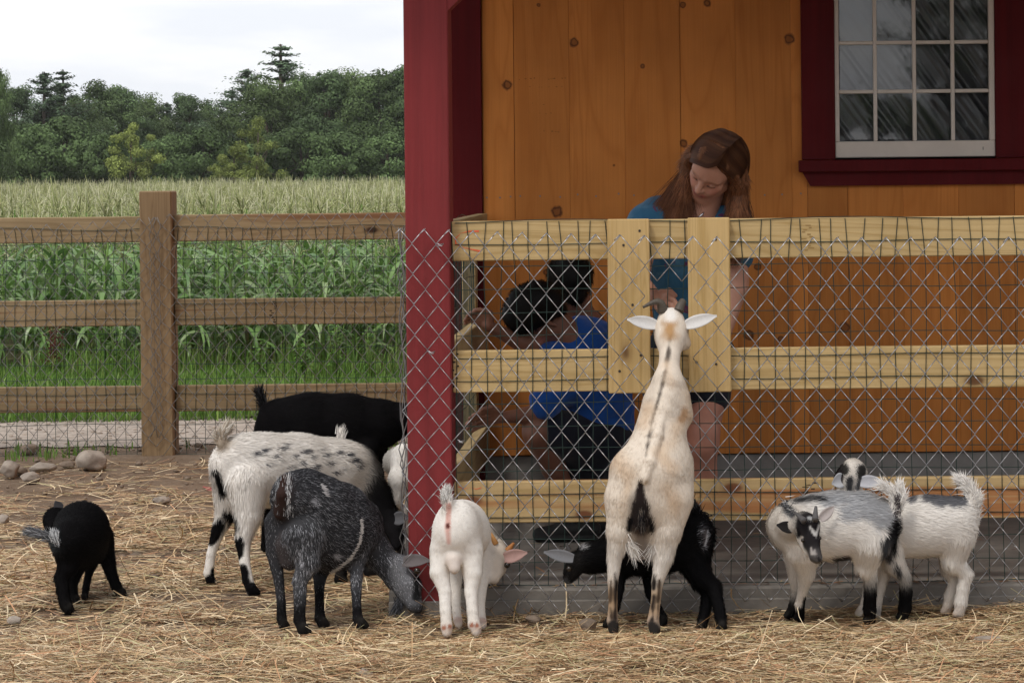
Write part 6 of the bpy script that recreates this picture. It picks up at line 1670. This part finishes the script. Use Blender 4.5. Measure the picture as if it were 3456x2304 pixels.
def hair_lock_mesh(name, paths, width, cols, parent, seed=0, jitter=0.004, per=1):
    """paths: (n, m, 3) polylines -> ribbons"""
    g = np.random.default_rng(seed); n, m, _ = paths.shape
    V = np.zeros((n, m, 2, 3)); tan = np.gradient(paths, axis=1)
    sd = np.cross(tan, np.array([0.0, 1, 0])); sd /= np.linalg.norm(sd, axis=2)[:, :, None] + 1e-9
    w = width * g.uniform(.6, 1.4, n)[:, None] * np.concatenate([np.linspace(.8, 1, m // 2), np.linspace(1, .25, m - m // 2)])[None]
    V[:, :, 0] = paths - sd * w[:, :, None]; V[:, :, 1] = paths + sd * w[:, :, None]
    b = np.arange(n)[:, None] * (m * 2)
    f = np.concatenate([b + np.array([[2 * i, 2 * i + 1, 2 * i + 3, 2 * i + 2]]) for i in range(m - 1)])
    return V.reshape(-1, 3), f, np.repeat(cols, m * 2, axis=0) if cols.ndim == 2 else np.repeat(cols.reshape(-1, 3), 2, axis=0)

# ---------------------------------------------- the girl at the rail
girl = thing('person', 'girl with long brown hair and blue printed tee leaning over the fence', 'person', (0.05, 8.95, z_slab))
Yh = 8.76
org = P(2372, 607, Yh) - np.array([0, 0, 0])
L0, e_, f_, u_ = head_frame((0, 0, 0), (0.83, -0.24, -0.50), R(48))
org = P(2375, 609, Yh - .05) - (f_ * .075 + u_ * .016)
L, e_, f_, u_ = head_frame(org, (0.83, -0.24, -0.50), R(48))
B = Body(); make_head(B, L, SK_G)
neck_b = P(2362, 742, 8.86)
B.cap(L(0, -.015, -.03), .050, neck_b, .052, SK_G, .02); B.cap(neck_b, .055, P(2345, 800, 8.86), .075, SK_G, .03)
# arms
B.chain([(2190, 760, 8.84, .046), (2150, 930, 8.66, .040), (2150, 950, 8.64, .038), (2212, 1010, 8.47, .026)], SK_G, .02)
hand(B, P(2208, 1006, 8.48), P(2238, 1022, 8.44), .014, SK_G, ((1, 0, 0), (0.2, 0.1, -1)), (0.6, 0, 0.8))
B.chain([(2480, 760, 8.86, .046), (2484, 950, 8.82, .040), (2482, 975, 8.80, .039), (2440, 1130, 8.70, .027)], SK_G, .02)
hand(B, P(2436, 1136, 8.69), P(2410, 1172, 8.66), .014, SK_G, ((1, 0, 0), (0, 0.3, -1)), (-0.6, -.6, 0.2))
# legs
for (hx, kx, fx, dy) in ((2262, 2236, 2228, 0), (2392, 2372, 2362, .03)):
    B.chain([(hx, 1230, 8.98 + dy, .085), (kx, 1460, 8.92 + dy, .055), (kx - 2, 1500, 8.92 + dy, .053), (fx + 3, 1600, 8.97 + dy, .054), (fx, 1760, 9.0 + dy, .034), (fx, 1830, 9.02 + dy, .036)], SK_L, .02)
    a = P(fx, 1845, 9.02 + dy); a[2] = z_slab + .035; B.cap(a, .036, a + np.array([-.02, -.15, -.012]), .024, SK_L, .015)
B.chain([(2330, 1180, 8.98, .12), (2325, 1100, 8.98, .115)], SK_L, .03)
B.build('body', M_skin, girl, 0.0042)
S = Body()
S.chain([(2327, 1140, 8.96, .128), (2325, 1000, 8.94, .118), (2322, 870, 8.91, .122), (2325, 780, 8.89, .105)], (0.03, .11, .2), .05, flat=(np.array([0, 1.0, 0]), 0.78))
S.chain([(2235, 745, 8.88, .075), (2330, 720, 8.92, .070), (2440, 752, 8.90, .075)], (0.03, .11, .2), .04)
S.chain([(2225, 730, 8.86, .066), (2185, 760, 8.82, .066), (2152, 850, 8.73, .058)], (0.03, .11, .2), .03)
S.chain([(2440, 745, 8.88, .066), (2478, 770, 8.86, .064), (2488, 860, 8.84, .056)], (0.03, .11, .2), .03)
S.build('tee_shirt', M_tee, girl, 0.006, folds=0.006, seed=3)
S = Body(); S.chain([(2327, 1150, 8.97, .128), (2327, 1215, 8.98, .132)], (0, 0, 0), .04)
for hx, kx, dy in ((2262, 2250, 0), (2392, 2384, .03)): S.chain([(hx, 1210, 8.98 + dy, .098), (kx, 1320, 8.96 + dy, .085)], (0, 0, 0), .03)
S.build('shorts', M_navy, girl, 0.007, folds=0.004, seed=4)
for fx, dy in ((2228, 0), (2362, .03)):
    a = P(fx, 1845, 9.02 + dy); a[2] = z_slab + .016
    S = Body(); S.cap(a + [0, .03, 0], .030, a + np.array([-.022, -.17, -.003]), .030, (0, 0, 0), .01, flat=(np.array([0, 0, 1.0]), .5)); S.build('sandal', M_shoe, girl, 0.005)
pm = P(2365, 728, 8.775); MB().tube([pm + [-.012, .004, -.010], pm, pm + [.012, .004, .012]], [.002, .004, .002], 6).build('pendant', M_chain, girl, True)
# hair: cap of strands from a side parting, falling past the face to the shoulders
g = np.random.default_rng(31)
def hair_paths():
    out = []; cols = []
    c0 = np.array([0, -.008, .052])
    def scalp(v, R_):
        d = np.asarray(v, float) - c0; return c0 + d / np.linalg.norm(d) * R_
    N_ = 7500
    for i in range(N_):
        t = g.random() ** 1.25; left = g.random() < 0.60; lay = g.uniform(0, .013); R_ = .0845 + lay
        # the parting runs from the front hairline (t=0) to the crown (t=1), a little right of the middle
        r0 = np.array([.034 - .004 * t, .078 - .150 * t, .100 + .050 * math.sin(math.pi * min(1, .15 + t * .7))])
        if left:
            if t < .45:    # swept across the brow, then back over the ear
                w = t / .45
                key = [r0, (.008, .088 - .075 * w, .098 + .012 * w), (-.030, .080 - .075 * w, .078 + .020 * w), (-.062, .052 - .055 * w, .046 + .020 * w), (-.084, .020 - .025 * w, .006 + .02 * w), (-.092, .002 - .02 * w, -.035)]
            else:
                w = (t - .45) / .55
                key = [r0, (.0, .012 - .07 * w, .140 - .005 * w), (-.040, .005 - .075 * w, .115), (-.074, -.002 - .07 * w, .070), (-.090, -.006 - .055 * w, .015), (-.094, -.012 - .045 * w, -.035)]
        else:
            key = [r0, (.052, .062 - .14 * t, .098), (.070, .042 - .12 * t, .070), (.084, .020 - .09 * t, .035), (.090, .006 - .07 * t, -.002), (.088, .0 - .06 * t, -.036)]
        W = []
        kk = np.array(key, float); tq = np.linspace(0, len(kk) - 1, 16); key = []
        for t_ in tq:      # smooth the sweep through the key points
            i0 = min(int(t_), len(kk) - 2); f_ = t_ - i0; pa, pb = kk[max(i0 - 1, 0)], kk[min(i0 + 2, len(kk) - 1)]
            key.append(.5 * (2 * kk[i0] + (kk[i0 + 1] - pa) * f_ + (2 * pa - 5 * kk[i0] + 4 * kk[i0 + 1] - pb) * f_ ** 2 + (3 * kk[i0] - pa - 3 * kk[i0 + 1] + pb) * f_ ** 3))
        for k_, p in enumerate(key):
            q = scalp(p, max(R_, np.linalg.norm(np.asarray(p) - c0) + lay * .5) if k_ < 13 else np.linalg.norm(np.asarray(p) - c0) + lay) + np.array([math.sin(i * 1.7), math.cos(i * 2.3), 0]) * .0012
            W.append(L(*q))
        end = W[-1]; Lh = g.uniform(.13, .21)
        dx = g.normal(-.055, .030) if left else g.normal(-.004, .020)
        for q in np.linspace(.12, 1, 9):
            wob = .005 * math.sin(q * 7 + (i % 23) * .37)
            W.append(np.array([end[0] + dx * q + wob, end[1] + (-.024 * q - .02 * q * q) + .010 * math.sin(i), end[2] - Lh * q]))
        out.append(W)
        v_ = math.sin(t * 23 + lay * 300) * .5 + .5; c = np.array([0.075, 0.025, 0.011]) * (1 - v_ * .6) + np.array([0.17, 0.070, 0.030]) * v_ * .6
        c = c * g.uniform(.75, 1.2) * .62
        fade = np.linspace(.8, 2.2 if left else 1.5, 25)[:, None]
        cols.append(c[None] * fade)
    return np.array(out), np.array(cols)
HP, HCc = hair_paths()
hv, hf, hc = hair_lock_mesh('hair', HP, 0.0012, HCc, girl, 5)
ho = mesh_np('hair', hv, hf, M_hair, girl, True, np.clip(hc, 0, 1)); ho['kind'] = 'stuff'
SB = Body(); hcol = (0.060, .020, .009)
SB.cap(L(0, -.036, .052), .0840, L(0, -.006, .064), .0825, hcol, .02); SB.cap(L(-.03, .035, .094), .028, L(.03, .035, .097), .026, hcol, .02)
for key, r_ in (([(-.034, .062, .090), (-.066, .036, .056), (-.086, .008, .006), (-.093, -.006, -.036)], (.010, .015, .020, .024)), ([(-.060, -.02, .07), (-.086, -.02, .01), (-.094, -.022, -.04)], (.026, .026, .026)),
                ([(.054, .046, .092), (.076, .022, .056), (.090, .002, .0), (.094, -.012, -.038)], (.011, .015, .021, .027)), ([(.065, -.03, .06), (.088, -.025, .0), (.092, -.02, -.04)], (.028, .028, .029))):
    w = [L(*q) for q in key]; l_ = key[-1][0] < 0
    w += [w[-1] + np.array([(-.020 if l_ else -.003), -.014, -.085]), w[-1] + np.array([(-.058 if l_ else -.012), -.026, -.185])]
    r_ = list(r_) + [r_[-1] * 1.1, r_[-1] * .95]
    for n_, (a_, b_, ra, rb) in enumerate(zip(w[:-1], w[1:], r_[:-1], r_[1:])): SB.caps.append(dict(a=a_, b=b_, ra=ra, rb=rb, col=hcol, fl=(0, .03, .05, .06, .06)[n_ + (5 - len(w) + 1)], k=.016))
SB.cap(L(0, -.06, .0), .055, P(2420, 742, 8.93), .055, hcol, .03)
V, Q = sdf_surface(SB.caps, 0.0045); nr = vnormals(V, Q); c_, fl_, fd_ = cap_fields(V, SB.caps, .008)
V = V + nr * ((vnoise(V * np.array([1, 1, .16]), 150, 3) - .5) * .006 * (fl_ > .02))[:, None]; nr = vnormals(V, Q)
sv = vnoise(V * np.array([1, 1, .10]), 210, 8)[:, None]
c_ = np.array([0.045, .014, .006]) * (1 - sv) + np.array([0.190, .080, .036]) * sv
mesh_np('hair_mass', V, Q, M_hair, girl, True, c_)
Vs, fs2, Cs, Ns = strands(V, Q, nr, c_, fl_, fd_, 15000, 0.0009, 0.03, 91, 0.0, 0.22)
ho = mesh_np('hair', Vs, fs2, M_hair, girl, True, np.clip(Cs * 1.7, 0, 1), Ns); ho['kind'] = 'stuff'

# ---------------------------------------------- boy squatting, blue tee
def short_hair(o_cap, parent, col, seed, n=2600, L_=0.020):
    V, Q = sdf_surface(o_cap, 0.006); nr = vnormals(V, Q)
    mesh_np('hair_mass', V, Q, M_hair, parent, True, np.tile(col, (len(V), 1)))
    fl = np.full(len(V), L_); flow = np.tile(np.array([0.25, -0.3, -0.5]), (len(V), 1))
    Vs, f, C, Nn = strands(V, Q, nr, np.tile(col, (len(V), 1)), fl, flow, n, 0.0014, 0.35, seed, 0.2, 0.3)
    o = mesh_np('hair', Vs, f, M_hair, parent, True, C, Nn); o['kind'] = 'stuff'
BK = np.array([0.006, 0.005, 0.0048])
bA = thing('person', 'black-haired boy squatting behind the fence in a royal blue tee and dark shorts', 'person', (-0.35, 9.4, z_slab))
def LA(x, y, z):
    f = np.array([-.62, .10, -.76]); f /= np.linalg.norm(f); u = np.array([-.62, -.52, .58]); u -= f * (u @ f); u /= np.linalg.norm(u); e = np.cross(f, u)
    return P(1832, 1075, 9.25) + e * x + f * y + u * z
LA2 = lambda x, y, z: LA(x, y, z)
B = Body(); make_head(B, LA, SK_B, False)
B.cap(LA(0, -.02, -.03), .050, P(1935, 1155, 9.28), .058, SK_B, .02)
B.chain([(1880, 1200, 9.30, .040), (1800, 1168, 9.24, .030), (1760, 1160, 9.22, .030), (1648, 1098, 9.12, .019)], SK_B, .02)
hand(B, P(1650, 1098, 9.12), P(1628, 1076, 9.12), .012, SK_B, ((-1, 0, 0), (-.4, -.1, -.8)), (0.2, -.4, .8))
B.chain([(1860, 1340, 9.26, .038), (1800, 1396, 9.20, .028), (1770, 1402, 9.19, .028), (1690, 1408, 9.12, .019)], SK_B, .02)
hand(B, P(1688, 1408, 9.12), P(1654, 1408, 9.11), .012, SK_B, ((-1, 0, 0), (-.5, 0, -.6)), (0, -.5, .8))
B.chain([(2000, 1490, 9.42, .085), (1812, 1442, 9.22, .046), (1810, 1462, 9.21, .044), (1870, 1580, 9.32, .042), (1925, 1690, 9.40, .034), (1935, 1770, 9.42, .030)], SK_B, .02)
B.chain([(2040, 1490, 9.50, .085), (1870, 1480, 9.40, .048), (1868, 1500, 9.40, .046), (1945, 1620, 9.48, .042), (1985, 1770, 9.52, .032)], SK_B, .02)
B.chain([(2010, 1460, 9.46, .11), (1985, 1300, 9.42, .12), (1960, 1200, 9.34, .10)], SK_B, .03)
B.build('body', M_skin, bA, 0.0055)
S = Body()
S.chain([(2000, 1420, 9.44, .128), (1985, 1310, 9.42, .138), (1965, 1210, 9.36, .128), (1950, 1170, 9.32, .100)], (0, 0, 0), .05)
S.chain([(1900, 1200, 9.28, .070), (1860, 1205, 9.24, .058)], (0, 0, 0), .03); S.chain([(2010, 1150, 9.38, .075), (2060, 1200, 9.40, .070)], (0, 0, 0), .04)
S.chain([(1890, 1300, 9.26, .075), (1838, 1360, 9.20, .056)], (0, 0, 0), .04)
S.chain([(2060, 1380, 9.44, .09), (2070, 1440, 9.46, .07)], (0, 0, 0), .04)
S.build('tee_shirt', M_blue, bA, 0.0065, folds=0.012, seed=8)
S = Body()
S.chain([(2010, 1490, 9.44, .135), (1990, 1520, 9.44, .125)], (0, 0, 0), .04)
S.chain([(2000, 1490, 9.40, .105), (1868, 1452, 9.26, .078)], (0, 0, 0), .03); S.chain([(2040, 1510, 9.46, .110), (1910, 1500, 9.42, .085)], (0, 0, 0), .03)
S.build('shorts', M_navy, bA, 0.0065, folds=0.004, seed=9)
for (x, y, Yd) in ((1930, 1800, 9.36), (2000, 1800, 9.46)):
    a = P(x, y, Yd); a[2] = z_slab + .034
    S = Body(); S.cap(a + [.07, .0, .006], .036, a + [-.03, 0, .004], .036, (0, 0, 0), .012); S.cap(a + [-.03, 0, 0], .034, a + [-.115, -.01, -.008], .026, (0, 0, 0), .012); S.cap(a + [.08, 0, -.02], .014, a + [-.12, -.01, -.02], .014, (0, 0, 0), .006, flat=(np.array([0, 1.0, 0]), 2.6))
    S.build('shoe', M_shoe, bA, 0.0045)
short_hair([dict(a=LA(0, -.038, .055), b=LA(0, .012, .066), ra=.080, rb=.077, k=.02), dict(a=LA(-.03, .04, .085), b=LA(.03, .04, .085), ra=.045, rb=.045, k=.02), dict(a=LA(0, -.01, .092), b=LA(0, .03, .088), ra=.066, rb=.056, k=.02), dict(a=LA(0, -.06, .02), b=LA(0, -.055, -.01), ra=.055, rb=.045, k=.02)], bA, BK, 61)
# ---------------------------------------------- second boy behind him
bB = thing('person', 'black-haired boy with dark collar crouching behind the boy in blue, back to the camera', 'person', (-0.34, 9.7, z_slab))
LB, eB, fB, uB = head_frame(P(1928, 962, 9.58), (-0.85, -0.45, 0.10), R(20))
fBv = np.array([-.25, .9, -.3]); 
def LBf(x, y, z):  # facing away, towards the wall, head bowed left
    f = fBv / np.linalg.norm(fBv); u = np.array([-.10, .25, .95]); u -= f * (u @ f); u /= np.linalg.norm(u); e = np.cross(f, u)
    return P(1926, 985, 9.58) + e * x + f * y + u * z
B = Body(); make_head(B, LBf, SK_B, False)
B.cap(LBf(0, -.02, -.03), .048, P(1972, 1085, 9.62), .056, SK_B, .02)
B.chain([(1985, 1150, 9.64, .10), (2000, 1330, 9.70, .12), (2005, 1480, 9.72, .12)], SK_B, .03)
for (kx, fx, Yk) in ((1900, 1960, 9.62), (2060, 2040, 9.64)):
    B.chain([(2005, 1500, 9.72, .085), (kx, 1470, Yk, .056), (kx, 1495, Yk, .054), (fx, 1640, 9.74, .046), (fx, 1755, 9.76, .036)], SK_B, .02)
B.chain([(1900, 1160, 9.62, .044), (1860, 1290, 9.60, .036), (1862, 1310, 9.60, .034), (1850, 1420, 9.60, .025)], SK_B, .02)
hand(B, P(1850, 1424, 9.60), P(1846, 1455, 9.58), .014, SK_B, ((0, 0, -1), (0, -.2, -1)), (.6, -.6, 0))
B.build('body', M_skin, bB, 0.006)
S = Body(); S.chain([(2005, 1420, 9.72, .132), (1998, 1290, 9.70, .135), (1985, 1180, 9.66, .110)], (0, 0, 0), .05); S.chain([(1915, 1160, 9.63, .066), (1985, 1130, 9.66, .064), (2050, 1165, 9.68, .068)], (0, 0, 0), .04)
S.chain([(1908, 1165, 9.63, .062), (1878, 1240, 9.61, .052)], (0, 0, 0), .03); S.chain([(1960, 1085, 9.63, .056), (1985, 1095, 9.65, .058)], (0, 0, 0), .02)
S.build('tee_shirt', M_grey, bB, 0.007, folds=0.005, seed=14)
S = Body(); S.chain([(2005, 1490, 9.72, .14), (2005, 1510, 9.72, .13)], (0, 0, 0), .04)
for kx, Yk in ((1930, 9.64), (2045, 9.66)): S.chain([(2005, 1500, 9.72, .105), (kx, 1475, Yk, .08)], (0, 0, 0), .03)
S.build('shorts', M_navy, bB, 0.008, folds=0.003, seed=15)
for fx in (1960, 2040):
    a = P(fx, 1780, 9.74); a[2] = z_slab + .034
    S = Body(); S.cap(a + [0, .03, 0], .036, a + [-.02, -.13, -.006], .028, (0, 0, 0), .01); S.build('shoe', M_shoe, bB, 0.006)
short_hair([dict(a=LBf(0, -.038, .055), b=LBf(0, .012, .064), ra=.080, rb=.077, k=.02), dict(a=LBf(0, -.055, .02), b=LBf(0, -.05, -.022), ra=.058, rb=.044, k=.02), dict(a=LBf(0, -.01, .092), b=LBf(0, .03, .088), ra=.066, rb=.056, k=.02), dict(a=LBf(0, .04, .08), b=LBf(0, .045, .08), ra=.045, rb=.045, k=.02)], bB, BK, 62)
